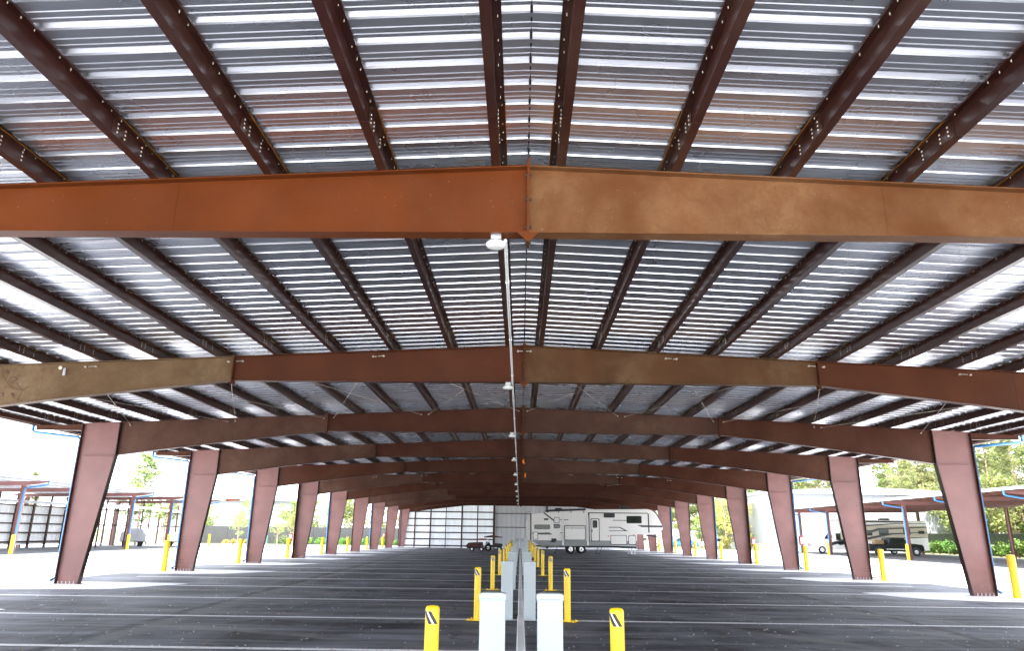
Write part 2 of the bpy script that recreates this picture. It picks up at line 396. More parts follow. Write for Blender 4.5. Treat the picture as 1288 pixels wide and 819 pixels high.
# purlins: Z sections running the length of the building, lapped and bolted over each frame
for sx in (-1, 1):
    for ri, x0 in enumerate(rows()):
        b = MB(); z1 = zr(x0) - .004; h = PZ - .004; t = .006
        if x0 > 15: h = .17
        def Z(xc, y0, y1, zz, hh, tt):
            # top flange towards the ridge, bottom flange outwards, small lips
            p = [(xc-.09, zz-.02), (xc-.09, zz), (xc, zz), (xc, zz-hh+tt), (xc+.085, zz-hh+tt), (xc+.085, zz-hh+.02+tt), (xc+.085+tt, zz-hh+.02), (xc+.085+tt, zz-hh), (xc-tt, zz-hh), (xc-tt, zz-tt), (xc-.09+tt, zz-tt), (xc-.09+tt, zz-.02)]
            b.prism([(sx*q[0], q[1]) for q in p], y0, y1)
        Z(x0, Y0+.02, Y1-.02, z1, h, t)
        for k in range(0, 11):
            near = k < 5
            Z(x0-.009, F(k)-1.15, F(k)+1.15, z1-.008, h-.004, t)
            b.box(*sorted((sx*(x0-.099), sx*(x0-.094))), F(k)-1.15, F(k)+1.15, z1-.030, z1-.008, 2)  # strip coloured as the lit edge of the lap
            if near and 0 < k < 5:
                for yy in (-1.05, -.9, -.55, .55, .9, 1.05):
                    for zz in (.05, .1, .15):
                        b.box(*sorted((sx*(x0-.022), sx*(x0-.015))), F(k)+yy-.008, F(k)+yy+.008, z1-zz-.008, z1-zz+.008, 1)
        # roofing screws poking through the top flange
        y = Y0 + .3
        while y < 62:
            if y > 4.2 and sr.random() < .85: xq = x0-.05+sr.uniform(-.012,.012); yq = y+sr.uniform(-.02,.02); b.box(*sorted((sx*(xq-.003), sx*(xq+.003))), yq-.003, yq+.003, z1-sr.uniform(.022,.036), z1-t-.001, 1)
            y += PITCH if (int(y/PITCH) % 2) else PITCH*.5
        b.build('purlin', [M['purlin'], M['screw'], M['lit_edge']], canopy)
# eave gutters
for sx in (-1, 1):
    b = MB(); x = XE
    p = [(x-.02, zr(x)-.01), (x-.02, zr(x)-.20), (x+.16, zr(x)-.20), (x+.18, zr(x)-.02), (x+.165, zr(x)-.02), (x+.148, zr(x)-.19), (x-.005, zr(x)-.19), (x-.005, zr(x)-.01)]
    b.prism([(sx*q[0], q[1]) for q in p], Y0, Y1)
    b.box(*sorted((sx*(x-.10), sx*(x-.024))), Y0, Y1, zr(x)-.17, zr(x)-.008)
    b.build('gutter', M['brown'], canopy)

# frames
def zb(x):                                    # underside of rafters
    x = abs(x)
    if x <= 6.9: return 5.215 - (5.215-5.19)*x/6.9
    t = (x-6.9)/(14.25-6.9); return 5.19 - (.80*t + .12*t*t)
def ibeam(name, x0, x1, y, mat, flange=.10):
    b = MB(); n = 6; xs = [x0+(x1-x0)*i/n for i in range(n+1)]; tf = .016
    web = [(x, zt(x)-tf) for x in xs] + [(x, zb(x)+tf) for x in xs[::-1]]
    b.prism(web, y-.005, y+.005)
    b.prism([(x, zt(x)) for x in xs] + [(x, zt(x)-tf) for x in xs[::-1]], y-flange, y+flange)
    b.prism([(x, zb(x)+tf) for x in xs] + [(x, zb(x)) for x in xs[::-1]], y-flange, y+flange)
    # faint shop weld where the web plate is spliced
    xm = x0+(x1-x0)*.62; b.box(xm-.006, xm+.006, y-.0085, y+.0085, zb(xm)+tf, zt(xm)-tf)
    return b.build(name, mat, canopy)
def bolts(b, x, y, zs, dx, mi=1):
    for z in zs:
        for s in (-1, 1):
            for dy in (-.06, .06):
                b.lathe([(.016, 0), (.016, .022)], 6, (x + (dx if s > 0 else -dx-.022), y+dy, z), mi, 'x', False)
# sun-bleached or dusty pieces, plus near frames painted in lit tones: (frame, side, segment)
dusty = {(0,1,0):'brown_dust', (1,1,0):'brown_dust', (1,-1,0):'brown_orange', (1,-1,1):'brown_orange', (1,1,1):'brown_tan', (2,-1,1):'brown_tan', (2,1,0):'brown_dusk', (2,1,1):'brown_mid', (2,-1,0):'brown_mid',
         (3,1,0):'brown_dim', (3,-1,1):'brown_dim', (4,1,0):'brown_dim', (4,-1,1):'brown_dim', (5,1,0):'brown_dim', (6,-1,1):'brown_dim', (6,1,0):'brown_dim',
         (8,-1,1):'brown_dim', (9,-1,1):'brown_dim'}
for k in range(0, 12):
    y = F(k)
    for sx in (-1, 1):
        for seg, (xa, xb) in enumerate(((.014, 6.886), (6.914, 14.236))):
            o = ibeam('rafter', sx*xa, sx*xb, y, M[dusty.get((k, sx, seg), 'brown')])
            if (k, sx, seg) in ((1,1,0),(2,-1,1)): o['label'] = 'sun-bleached tan rafter length'
            # bolted end plates
            p = MB()
            if seg == 0:
                e = sx*6.9; p.box(e-.013, e+.013, y-.11, y+.11, zb(6.9)-.075, zt(6.9)+.02); bolts(p, e, y, (zb(6.9)+.06, 5.5, zt(6.9)-.07), .014)
                p.prism([(e-.013, zb(6.9)-.075), (e-.013-.05, zb(6.9)-.002), (e-.013, zb(6.9)-.002)], y-.01, y+.01)
                p.build('splice_plate', [M['brown_orange'] if k < 2 else M['brown_mid'], M['black']], o)
            else:
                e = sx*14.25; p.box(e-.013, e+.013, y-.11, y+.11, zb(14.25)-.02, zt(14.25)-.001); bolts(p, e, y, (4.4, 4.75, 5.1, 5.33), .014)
                p.build('splice_plate', [M['purlin'], M['black']], o)  # knee plate in the dark primer, a painted shade line
    # ridge splice
    p = MB(); p.box(-.013, .013, y-.11, y+.11, zb(0)-.12, zt(0)+.09); bolts(p, 0, y, (5.13, 5.30, 5.66, 5.98), .014)
    for s in (-1, 1): p.prism([(s*.013, 5.10), (s*.013, zb(0)-.004), (s*.13, zb(0)-.004)], y-.11, y-.10); p.prism([(s*.013, zt(0)+.085), (s*.013, zt(0)+.002), (s*.07, zt(0)+.002)], y-.006, y+.006)
    p.build('ridge_plate', [M['brown_orange'], M['black']], canopy)
    for sx in (-1, 1):
        # tapered column
        b = MB(); X = lambda a: sx*a; zk = zb(14.25)
        xo = 15.56
        web = [(X(14.80), .02), (X(xo), .02), (X(xo), zt(xo)-.018), (X(14.266), zt(14.266)-.018), (X(14.266), zk)]
        b.prism(web, y-.005, y+.005)
        fl = .10; fo = .36 if k == 6 else .12
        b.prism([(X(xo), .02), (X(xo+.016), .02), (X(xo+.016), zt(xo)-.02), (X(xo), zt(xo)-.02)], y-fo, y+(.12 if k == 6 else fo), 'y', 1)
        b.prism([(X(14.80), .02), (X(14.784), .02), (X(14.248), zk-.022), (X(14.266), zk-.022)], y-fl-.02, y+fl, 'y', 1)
        b.prism([(X(14.266), zt(14.266)-.018), (X(14.266), zt(14.266)), (X(xo+.016), zt(xo+.016)), (X(xo+.016), zt(xo+.016)-.018)], y-fl, y+fl)
        b.box(min(X(14.266), X(15.40)), max(X(14.266), X(15.40)), y-fl+.01, y-.006, zk-.01, zk+.006)
        b.box(min(X(14.266), X(15.40)), max(X(14.266), X(15.40)), y+.006, y+fl-.01, zk-.01, zk+.006)
        col = b.build('column', [M['column'], M['purlin']], canopy)  # same paint throughout; dark primer on the flanges paints in their shade
        p = MB(); p.box(min(X(14.70), X(15.66)), max(X(14.70), X(15.66)), y-.16, y+.16, .009, .02)
        for q in range(5):
            xx = X(14.93+q*.13); p.lathe([(.02, .02), (.02, .045), (.012, .046), (.012, .10)], 8, (xx, y-.10, 0), 1); p.lathe([(.02, .02), (.02, .045), (.012, .046), (.012, .10)], 8, (xx, y+.10, 0), 1)
        p.build('base_plate', [M['column'], M['galv']], col)
        # paired clip holes and scuffs
        p = MB()
        for z in (3.2, 1.35, .35):
            for dz in (0, .12):
                for dx in (15.28, 15.42): p.box(min(X(dx), X(dx+.05)), max(X(dx), X(dx+.05)), y-.0075, y-.0055, z+dz, z+dz+.03)
        if k in (4, 5, 7, 9): p.build('slotted_plate', M['black'], col)
        # outrigger carrying the overhang
        b = MB(); b.prism([(X(xo+.02), zt(xo)-.02), (X(xo+.02), zt(xo)-.24), (X(17.28), zt(17.28)-.14), (X(17.28), zt(17.28))], y-.006, y+.006)
        b.prism([(X(xo+.02), zt(xo)-.24), (X(xo+.02), zt(xo)-.252), (X(17.28), zt(17.28)-.152), (X(17.28), zt(17.28)-.14)], y-.07, y+.07)
        b.build('outrigger', M['brown'], canopy)
# blue downspouts from the gutters to the outer column faces
for sx, ks in ((-1, (1,3,4,5,7,9)), (1, (1,3,5,7,9))):
    for k in ks:
        y = F(k) + .06; b = MB(); X = lambda a: sx*a
        b.tube([(X(17.43), y, 5.36), (X(17.43), y, 5.12), (X(17.30), y, 5.06), (X(15.74), y, 4.90), (X(15.66), y, 4.82), (X(15.66), y, .22), (X(15.76), y-.1, .10)], .05, 8)
        for z in (1.0, 2.4, 3.8): b.box(min(X(15.582), X(15.72)), max(X(15.582), X(15.72)), y-.06, y+.06, z, z+.04)
        b.build('downspout', M['blue'], canopy)
# rod bracing
def rod_bay(ka):
    panels = ((.15, 3.35), (3.6, 6.7), (7.05, 10.2), (10.45, 13.9))
    for sx in (-1, 1):
        for a, c in panels:
            for (xa, xb) in ((a, c), (c, a)):
                b = MB(); y0, y1 = F(ka)+.02, F(ka+1)-.02
                b.tube([(sx*xa, y0, zt(xa)-.12), (sx*xb, y1, zt(xb)-.12)], .0065, 5)
                b.lathe([(.02, 0), (.02, .04)], 8, (sx*xb, F(ka+1)-.06, zt(xb)-.12), 0, 'y'); b.lathe([(.024, -.05), (.024, -.01)], 8, (sx*xa, F(ka)-.005, zt(xa)-.12), 0, 'y')
                b.tube([(sx*xa, F(ka)-.06, zt(xa)-.12), (sx*xa-.10*sx*(1 if xb > xa else -1), F(ka)-.17, zt(xa)-.155)], .011, 5)
                b.build('brace_rod', M['rod'], canopy)
rod_bay(2)
rod_bay(6)
for sx in (-1, 1):
    b = MB(); b.tube([(sx*15.2, F(3)-.05, 5.3), (sx*15.3, F(2)+.1, .5)], .01, 5)
    if sx > 0:
        b = MB(); b.tube([(14.35, F(3)-.14, 5.2), (14.55, F(3)-.9, 5.32)], .012, 5); b.build('brace_rod', M['rod'], canopy)
# chalky hand-drawn scribble on the bleached left rafter of the second frame
def scribble(b, pts, y, w=.018):
    for (x0, z0), (x1, z1) in zip(pts, pts[1:]):
        d = Vector((x1-x0, 0, z1-z0)); n = Vector((-d.z, 0, d.x)).normalized()*w/2
        b.add([(x0-n.x, y, z0-n.z), (x1-n.x, y, z1-n.z), (x1+n.x, y, z1+n.z), (x0+n.x, y, z0+n.z)], [(0,1,2,3)])
b = MB(); ys = F(2)-.0075
scribble(b, [(-12.46,5.45),(-12.4,5.28),(-12.28,5.12),(-12.15,5.0),(-12.0,4.95),(-11.9,4.93)], ys)
scribble(b, [(-11.72,5.03),(-11.86,4.92),(-11.90,4.80),(-11.93,4.66)], ys); scribble(b, [(-11.86,4.92),(-11.98,5.02),(-12.05,5.1)], ys)
scribble(b, [(-12.14+.1*math.cos(a/10*6.28), 5.17+.07*math.sin(a/10*6.28)) for a in range(9)], ys); scribble(b, [(-12.15,5.14),(-12.08,5.14),(-12.05,5.2),(-12.1,5.22)], ys)
scribble(b, [(-12.35,4.84),(-12.3,4.86),(-12.3,4.76)], ys, .03); scribble(b, [(-12.12,4.83),(-12.05,4.84),(-12.06,4.76)], ys, .05); scribble(b, [(-12.36,5.36),(-12.3,5.4),(-12.28,5.32)], ys, .05)
b.build('chalk_scribble', simple('dark_chalk', (.10,.05,.03), .9), canopy)
b = MB(); b.lathe([(.045,-.03),(.045,.0)], 10, (-11.05, F(2)-.006, 5.47), 1, 'y'); b.box(-10.96, -10.90, F(2)-.05, F(2)-.006, 5.28, 5.46, 0)
b.build('rafter_clip', [M['galv'], M['screw']], canopy)

# end wall
wall = bpy.data.objects.new('end_wall', None); C.objects.link(wall); wall.parent = canopy; wall.location = (0, 0, 0)
YW = F(11)+.25
for xa, xe_, mt, nm in ((-15.5, -3.4, 'daylight', 'daylight_sheet'), (-3.38, 15.3, 'sheet', 'wall_sheet')):
    b = MB(); prof = []; x = xa
    while x < xe_-.2: prof += [(x, 0), (x+.30, 0), (x+.34, .085), (x+.44, .085), (x+.48, 0)]; x += .61
    vs = [(px, YW+pd, .03) for px, pd in prof] + [(px, YW+pd, zt(px)+.1) for px, pd in prof]
    m = len(prof); b.add(vs, [(i, i+1, m+i+1, m+i) for i in range(m-1)])
    b.build(nm, M[mt], wall)
def cee(x0, x1, z0, z1, d=.18):
    b = MB(); b.box(x0, x1, YW-d-.004, YW-.004, z0, z1); b.build('girt', M['purlin'], wall)
for z in (.14, .95, 1.75, 2.56, 3.42, 4.30): cee(-15.3, -3.5, z, z+.15)
for x0, x1 in ((-3.25, 3.2), (3.5, 14.6)):
    for z in (2.5, 4.2): cee(x0, x1, z, z+.09)
for x, w in ((-15.3,.2),(-13.5,.17),(-11.5,.18),(-9.55,.09),(-7.5,.19),(-5.5,.14),(-3.4,.28),(3.35,.24)):
    b = MB(); b.box(x-w/2, x+w/2, YW-.30, YW-.19, .02, zt(x)-.3); b.box(x-w/2+.01, x+w/2-.01, YW-.19, YW-.16, .02, zt(x)-.31); b.build('wall_post', M['purlin'], wall)

# ------------------------------------------------------------------ lamps and conduit
b = MB(); zc = 5.17
b.tube([(-.27, F(1)+.05, zc), (-.27, 50, zc), (-.27, F(11)-.3, zc)], .022, 8)
y = F(1)+1.5
while y < F(11)-1:
    b.tube([(-.27, y, zc), (-.27, y+.07, zc)], .03, 8); y += 3.05
cd = b.build('electrical_conduit', M['lamp']); tag(cd, 'thin white conduit running under the ridge from lamp to lamp', 'conduit')
lamp0 = None
for k in range(1, 12):
    if lamp0 is None:
        t = empty('ceiling_lamp', (0,0,0), '', 'lamp', 'lamps in a line under the ridge')
        b = MB(); b.box(-.06, .06, -.05, .05, -.02, .043); b.lathe([(.07,-.045),(.07,-.02)], 16); b.build('junction_box', M['galv'], t)
        b = MB(); b.lathe([(.045,-.118),(.09,-.112),(.115,-.09),(.12,-.07),(.105,-.05),(.07,-.044)], 24); b.build('lamp_shade', M['lamp'], t)
        o = lamp0 = t
    else: o = copy_tree(lamp0)
    o.location = (-.38, F(k)-.0, zb(0)-.045); s = 1.0
    o['label'] = f"{['round white lamp under the nearest rafter','small white lamp on the conduit under the second rafter'][k-1]}" if k < 3 else f"small white lamp, {ORD[k-1]} along the conduit under the ridge"

for x, k, l in ((.07, 4, 'tiny orange ribbon tied below the ridge, the nearer of two'), (.2, 5, 'tiny orange ribbon tied below the ridge, the farther of two')):
    b = MB(); pts = [(x+.02*math.sin(i*1.3), F(k)-.02+.03*math.cos(i*1.1), zb(0)-.005-i*.045) for i in range(7)]
    for p, q in zip(pts, pts[1:]): b.add([(p[0]-.05,p[1],p[2]), (p[0]+.05,p[1]+.02,p[2]), (q[0]+.05,q[1]+.02,q[2]), (q[0]-.05,q[1],q[2]), (p[0]-.05,p[1]+.004,p[2]), (p[0]+.05,p[1]+.024,p[2]), (q[0]+.05,q[1]+.024,q[2]), (q[0]-.05,q[1]+.004,q[2])], [(0,1,2,3),(4,7,6,5),(0,4,5,1),(3,2,6,7)])
    tag(b.build('marker_ribbon', M['orange']), l, 'ribbon')

# ------------------------------------------------------------------ bollards and cabinets
def stripe(b, r, z0, z1, a0, a1, w, mi):
    n = 10; vs = []
    for i in range(n+1):
        a = a0+(a1-a0)*i/n; z = z0+(z1-z0)*i/n
        vs += [(r*math.cos(a), r*math.sin(a), z-w/2), (r*math.cos(a), r*math.sin(a), z+w/2)]
    b.add(vs, [(2*i, 2*i+2, 2*i+3, 2*i+1) for i in range(n)], mi)
def bollard(name, r, h, plate, band):
    t = empty(name, (0,0,0), '', 'bollard')
    b = MB(); b.lathe([(r, .02), (r, h-.045), (r*.97, h-.022), (r*.8, h-.006), (r*.4, h)], 24); b.build('sleeve', M['yellow'], t)
    if band:
        b = MB()
        q = -math.pi/2
        def diag(a, w, mi, rr_):
            n = 8; vs = []
            for i in range(n+1):
                z = h-.05-.12*i/n; aa = a+1.0*i/n
                vs += [(rr_*math.cos(aa), rr_*math.sin(aa), z), (rr_*math.cos(aa+w/2), rr_*math.sin(aa+w/2), z), (rr_*math.cos(aa+w), rr_*math.sin(aa+w), z)]
            b.add(vs, [(3*i, 3*i+1, 3*i+4, 3*i+3) for i in range(n)] + [(3*i+1, 3*i+2, 3*i+5, 3*i+4) for i in range(n)], mi)
        diag(q-1.2, .5, 0, r+.0016); diag(q-.68, .26, 1, r+.0016); diag(q-.40, .5, 0, r+.0016); diag(q+1.9, .62, 0, r+.0016); diag(q+2.6, .4, 1, r+.0016)
        b.build('warning_band', [M['black'], M['reflect_white']], t)
    if plate:
        b = MB(); b.box(-.2, .2, -.13, .13, .012, .024)
        for x in (-.16, .16):
            for y in (-.09, .09): b.lathe([(.02,.024),(.02,.045)], 6, (x, y, 0), 0, 'z', False)
        b.build('base_plate', M['yellow'], t)
    return t
bol0 = bollard('bollard', .072, 1.09, True, True); used = False
for sx, xs in ((-1, [-.945,-.975,-.965]), (1, [.915,.96,.955])):
    for k in range(1, 11):
        o = bol0 if not used else copy_tree(bol0); used = True
        o.location = (xs[min(k-1, 2)], F(k)-.12, 0); o.rotation_euler.z = random.uniform(-.5, .5)
        o['group'] = 'yellow bollards beside the centre cabinets'
        side = 'left' if sx < 0 else 'right'
        o['label'] = f"yellow bollard with striped top just {side} of the {ORD[k-1]} cabinet pair" if k > 1 else f"frontmost yellow bollard at the bottom edge, {side} of the big cabinets"
side0 = bollard('bollard', .12, 1.33, False, False); used = False
for sx in (-1, 1):
    for k in range(2, 11):
        if k == 2 or (k == 3 and sx < 0): continue
        o = side0 if not used else copy_tree(side0); used = True
        o.location = (sx*15.72, F(k)-.85, 0)
        o['group'] = 'thick yellow bollards beside the outer columns'
        o['label'] = f"plain thick yellow bollard guarding the {ORD[k-3]} column of the {'left' if sx<0 else 'right'} row"
def cabinet():
    t = empty('utility_cabinet', (0,0,0), '', 'cabinet', 'pale utility cabinets along the centre kerb')
    b = MB(); b.bevprism([(-.13,.014),(.13,.014),(.13,1.16),(-.13,1.16)], -.10, .03, .006); hb = b
    b = MB(); b.bevprism([(-.138,1.155),(.138,1.155),(.138,1.205),(.10,1.215),(-.10,1.215),(-.138,1.205)], -.112, .042, .006)
    b.box(-.140, .140, -.114, -.112, 1.148, 1.156); b.build('lid', M['cabinet'], t)
    for z in (.06, .35, .62, .9, 1.06):
        for x in (-.112, .112): hb.lathe([(.0055,-.103),(.0055,-.098)], 8, (x, 0, z), 1, 'y')
    hb.build('housing', [M['cabinet'], M['galv']], t)
    return t
cab0 = cabinet(); used = False
for sx in (-1, 1):
    for k in range(1, 11):
        o = cab0 if not used else copy_tree(cab0); used = True
        x = -.34 if sx < 0 else (.245 if k == 1 else .15 if k == 2 else .19)
        o.location = (x + random.uniform(-.01,.01)*(k > 2), F(k), 0)
        o['label'] = f"pale blue-grey cabinet left of the centre kerb, {ORD[k-1]} from the camera" if sx < 0 else f"pale blue-grey cabinet right of the centre kerb, {ORD[k-1]} from the camera"

# red extinguisher boxes on the outer column faces
for i, (x, z, k, w) in enumerate(((-15.72,1.35,6,'fourth column of the left row'),(-15.70,1.35,10,'farthest column of the left row'),(15.72,1.55,5,'third column of the right row'),(15.72,1.4,6,'fourth column of the right row'))):
    s = 1 if x > 0 else -1
    t = empty('extinguisher_box', (x + s*.03, F(k)-.36, z), f'small red extinguisher box hung beside the {w}', 'extinguisher box')
    b = MB(); b.bevprism([(-.1,-.2),(.1,-.2),(.1,.3),(-.1,.3)], -.09, .09, .01); b.build('box_body', M['red'], t)
    b = MB(); b.box(-.07, .07, -.094, -.090, -.12, .22); b.build('box_window', M['reflect_white'], t)

# ------------------------------------------------------------------ fifth-wheel travel trailer
YR = 72.0
def rx(xc): return .45 + (xc-70)*.01215*.986
def rz_(yc, xc=500): return max(.0, (464-yc)*.01142*.986 + (xc-560)*.0122*.012)
rv = empty('fifth_wheel_trailer', (7, YR+1.3, 0), 'large white fifth-wheel camper trailer parked crosswise under the canopy', 'camper trailer')
ox, oy = 7, YR+1.3
def rp(*pts): return [(rx(a)-ox, rz_(c, a)) for a, c in pts]
S0 = -1.3
b = MB(); b.bevprism(rp((115,132),(220,122),(420,104),(600,95),(1062,94),(1095,103),(1128,130),(1155,178),(1176,225),(1182,245),(1180,266),(1160,285),(1140,300),(1100,308),(972,303),(970,358),(118,352)), S0, 1.3, .03)
b.build('body', M['white'], rv)
b = MB(); b.bevprism(rp((118,352.3),(970,358.3),(970,398),(560,398),(545,385),(400,385),(385,398),(190,398)), S0+.004, 1.296, .02); b.build('skirt', M['skirt'], rv)
b = MB(); b.bevprism(rp((112,140),(112,355),(96,345),(78,310),(74,215),(84,188),(100,180),(100,140)), S0+.15, 1.15, .05); b.build('rear_cap', M['white'], rv)
def panel(name, pts, mat, y=-.008, d=.010, parent=None, b=None):
    q = MB() if b is None else b
    q.prism(rp(*pts), S0+y, S0+y+d+.002)
    return q.build(name, M[mat], parent or rv)
def rrect(x0, y0, x1, y1, r=6): return [(x0+r,y0),(x1-r,y0),(x1,y0+r),(x1,y1-r),(x1-r,y1),(x0+r,y1),(x0,y1-r),(x0,y0+r)]
def window(x0, y0, x1, y1, mat='glass'):
    w = panel('window', rrect(x0-5, y0-5, x1+5, y1+5), 'blackstripe', -.014, .018)
    panel('pane', rrect(x0, y0, x1, y1), mat, -.020, .008, w)
window(147,228,264,256); window(303,222,345,249); window(895,156,1008,208)
w = panel('window', rrect(300,160,347,209), 'blackstripe', -.014, .018); panel('pane', rrect(304,164,343,205), 'white_bright', -.02, .008, w)
panel('vent', rrect(706,126,796,165), 'blackstripe', -.05, .06); panel('vent', rrect(220,170,255,186,3), 'blackstripe', -.02, .03)
d = panel('door', rrect(598,172,670,362), 'blackstripe', -.014, .018)
panel('door_leaf', rrect(604,178,664,356), 'white', -.022, .010, d); panel('door_window', rrect(614,187,652,250), 'glass', -.028, .008, d); panel('door_handle', rrect(606,262,612,285,2), 'black', -.04, .02, d)
s = MB(); s.prism(rp(*rrect(384,229,556,353)), S0-.16, S0+.01); so = s.build('slide_out', M['blackstripe'], rv)
panel('slide_face', rrect(389,236,551,348), 'white', -.168, .010, so)
def text(name, body, size, loc, mat, parent, ital=.25):
    cu = bpy.data.curves.new(name, 'FONT'); cu.body = body; cu.size = size; cu.extrude = .003; cu.shear = ital; cu.align_x = 'CENTER'; cu.space_character = 1.25; cu.resolution_u = 3
    tmp = bpy.data.objects.new('tmp', cu); C.objects.link(tmp)
    me = bpy.data.meshes.new_from_object(tmp); bpy.data.objects.remove(tmp)
    me.materials.clear(); me.materials.append(mat)
    o = bpy.data.objects.new(name, me); C.objects.link(o); o.parent = parent; o.location = loc; o.rotation_euler = (R(90), 0, 0); return o
t_ = text('lettering', 'DURANGO', .27, (rx(470)-ox, S0-.178, rz_(258,470)), M['blackstripe'], so); t_.scale = (1.2, .8, 1)
for x0, x1 in ((365,381),(566,581)): panel('slide_trim', [(x0,145),(x1,145),(x1,394),(x0,394)], 'white_bright', -.05, .055)
g = MB()
for pts in ([(581,120),(1066,126),(1066,132),(581,128)], [(578,126),(590,126),(590,360),(578,360)], [(1063,132),(1073,132),(1073,290),(1063,290)],
            [(210,123),(228,123),(330,205),(312,205)], [(350,180),(418,180),(418,186),(350,186)], [(350,288),(450,288),(456,296),(350,295)],
            [(745,243),(835,243),(900,277),(745,277),(745,272),(870,272),(830,249),(745,249)], [(780,185),(895,186),(895,191),(780,190)],
            [(975,228),(1178,232),(1178,246),(1010,244)], [(108,130),(118,130),(118,350),(108,350)], [(230,98),(560,86),(560,93),(230,110)]):
    g.prism(rp(*pts), S0-.012, S0+.004)
g.build('body_stripes', M['blackstripe'], rv)
g = MB(); g.prism(rp((125,290),(262,288),(290,306),(125,304)), S0-.010, S0+.004); g.prism(rp((112,172),(150,200),(360,290),(352,292),(140,206),(112,186)), S0-.004, S0+.002) if False else None
g.build('olive_swoosh', M['olive'], rv)
g = MB(); g.prism(rp((1120,118),(1130,115),(1158,170),(1184,235),(1184,262),(1172,262),(1170,238),(1148,180)), S0+.06, 1.24); g.build('front_trim', M['blackstripe'], rv)
for x0,y0,x1,y1 in ((756,311,888,389),(900,313,963,389),(130,282,172,348)):
    c_ = panel('storage_door', rrect(x0,y0,x1,y1), 'blackstripe', -.012, .016); panel('door_leaf', rrect(x0+4,y0+4,x1-4,y1-4), 'white', -.018, .008, c_)
for a,c_ in ((740,317),(946,309)): panel('marker_lamp', rrect(a-6,c_-4,a+6,c_+4,2), 'orange', -.03, .035)
g = MB(); g.box(rx(280)-ox, rx(320)-ox, S0-.02, S0, rz_(362), rz_(340)); g.box(rx(272)-ox, rx(312)-ox, S0-.03, S0, rz_(372), rz_(362)); g.build('gas_vent', M['black'], rv)
g = MB(); g.box(rx(125)-ox, rx(965)-ox, -1.1, 1.1, rz_(410), rz_(398.5)); g.box(rx(850)-ox, rx(968)-ox, -1.15, 1.15, rz_(414), rz_(409)); g.build('chassis', M['black'], rv)
for xc in (435, 522):
    cx_ = rx(xc)-ox; r_ = .405
    for yy in (1.3-.32, S0+.06):
        g = MB(); g.lathe([(r_*.86, 0),(r_, .03),(r_, .22),(r_*.86, .25)], 28, (cx_, yy, r_+.013), 0, 'y'); w = g.build('wheel', M['rubber'], rv)
    g = MB(); g.lathe([(r_*.5,-.01),(r_*.5,.02),(r_*.3,.035)], 20, (cx_, S0+.045, r_+.013), 0, 'y'); g.build('rim', M['chrome'], w)
    g = MB(); g.lathe([(r_*.16,-.02),(r_*.16,.0)], 12, (cx_, S0+.04, r_+.013), 0, 'y')
    for q in range(6):
        a = q*1.047; g.lathe([(.035,-.012),(.035,.0)], 8, (cx_+.135*math.cos(a), S0+.035, r_+.013+.135*math.sin(a)), 0, 'y')
    g.build('hub', M['black'], w)
g = MB(); g.prism(rp((382,400),(392,382),(425,374),(458,378),(478,388),(498,378),(530,374),(562,384),(572,400)), S0-.02, S0+.02); g.build('wheel_arch', M['skirt'], rv)
for xc in (925, 955):
    for yy in (-.9, .9):
        g = MB(); g.box(rx(xc)-ox-.04, rx(xc)-ox+.04, yy-.04, yy+.04, .05, rz_(405)); g.box(rx(xc)-ox-.14, rx(xc)-ox+.14, yy-.14, yy+.14, .014, .05); g.build('landing_leg', M['galv'], rv)
for xc in (660, 690, 330):
    g = MB(); g.tube([(rx(xc)-ox, -.9, rz_(405)), (rx(xc-22)-ox, -1.0, .05)], .03, 6); g.box(rx(xc-22)-ox-.1, rx(xc-22)-ox+.1, -1.1, -.9, .014, .05); g.build('stabiliser', M['black'], rv)
for x0,x1,h in ((848,938,60),(308,388,82)):
    g = MB(); g.bevprism([(rx(x0)-ox, rz_(96 if x0 > 500 else 110)), (rx(x0+8)-ox, rz_(h+3)), (rx(x0+20)-ox, rz_(h)), (rx(x1-25)-ox, rz_(h)), (rx(x1)-ox, rz_(h+18)), (rx(x1)-ox, rz_(96 if x0 > 500 else 108))], -.4, .4, .03); g.build('air_conditioner', M['black'], rv)
g = MB(); g.tube([(rx(250)-ox, S0-.08, rz_(112)), (rx(560)-ox, S0-.08, rz_(97))], .06, 8)
for a in (255, 340, 440, 545): g.box(rx(a)-ox-.03, rx(a)-ox+.03, S0-.1, S0+.02, rz_(125), rz_(106))
g.build('awning_roller', M['blackstripe'], rv)
g = MB()
for yy in (-.35, -.05): g.tube([(rx(66)-ox, yy-.5, rz_(345)), (rx(66)-ox, yy-.5, rz_(125)), (rx(110)-ox, yy-.5, rz_(118))], .018, 6)
for z in range(8): g.tube([(rx(66)-ox, -.85, 1.5+z*.3), (rx(66)-ox, -.55, 1.5+z*.3)], .014, 6)
g.build('ladder', M['black'], rv)
g = MB(); g.prism(rp((1060,309),(1100,309),(1140,318),(1150,330),(1120,326),(1060,316)), -.5, .5); g.build('hitch', M['black'], rv)

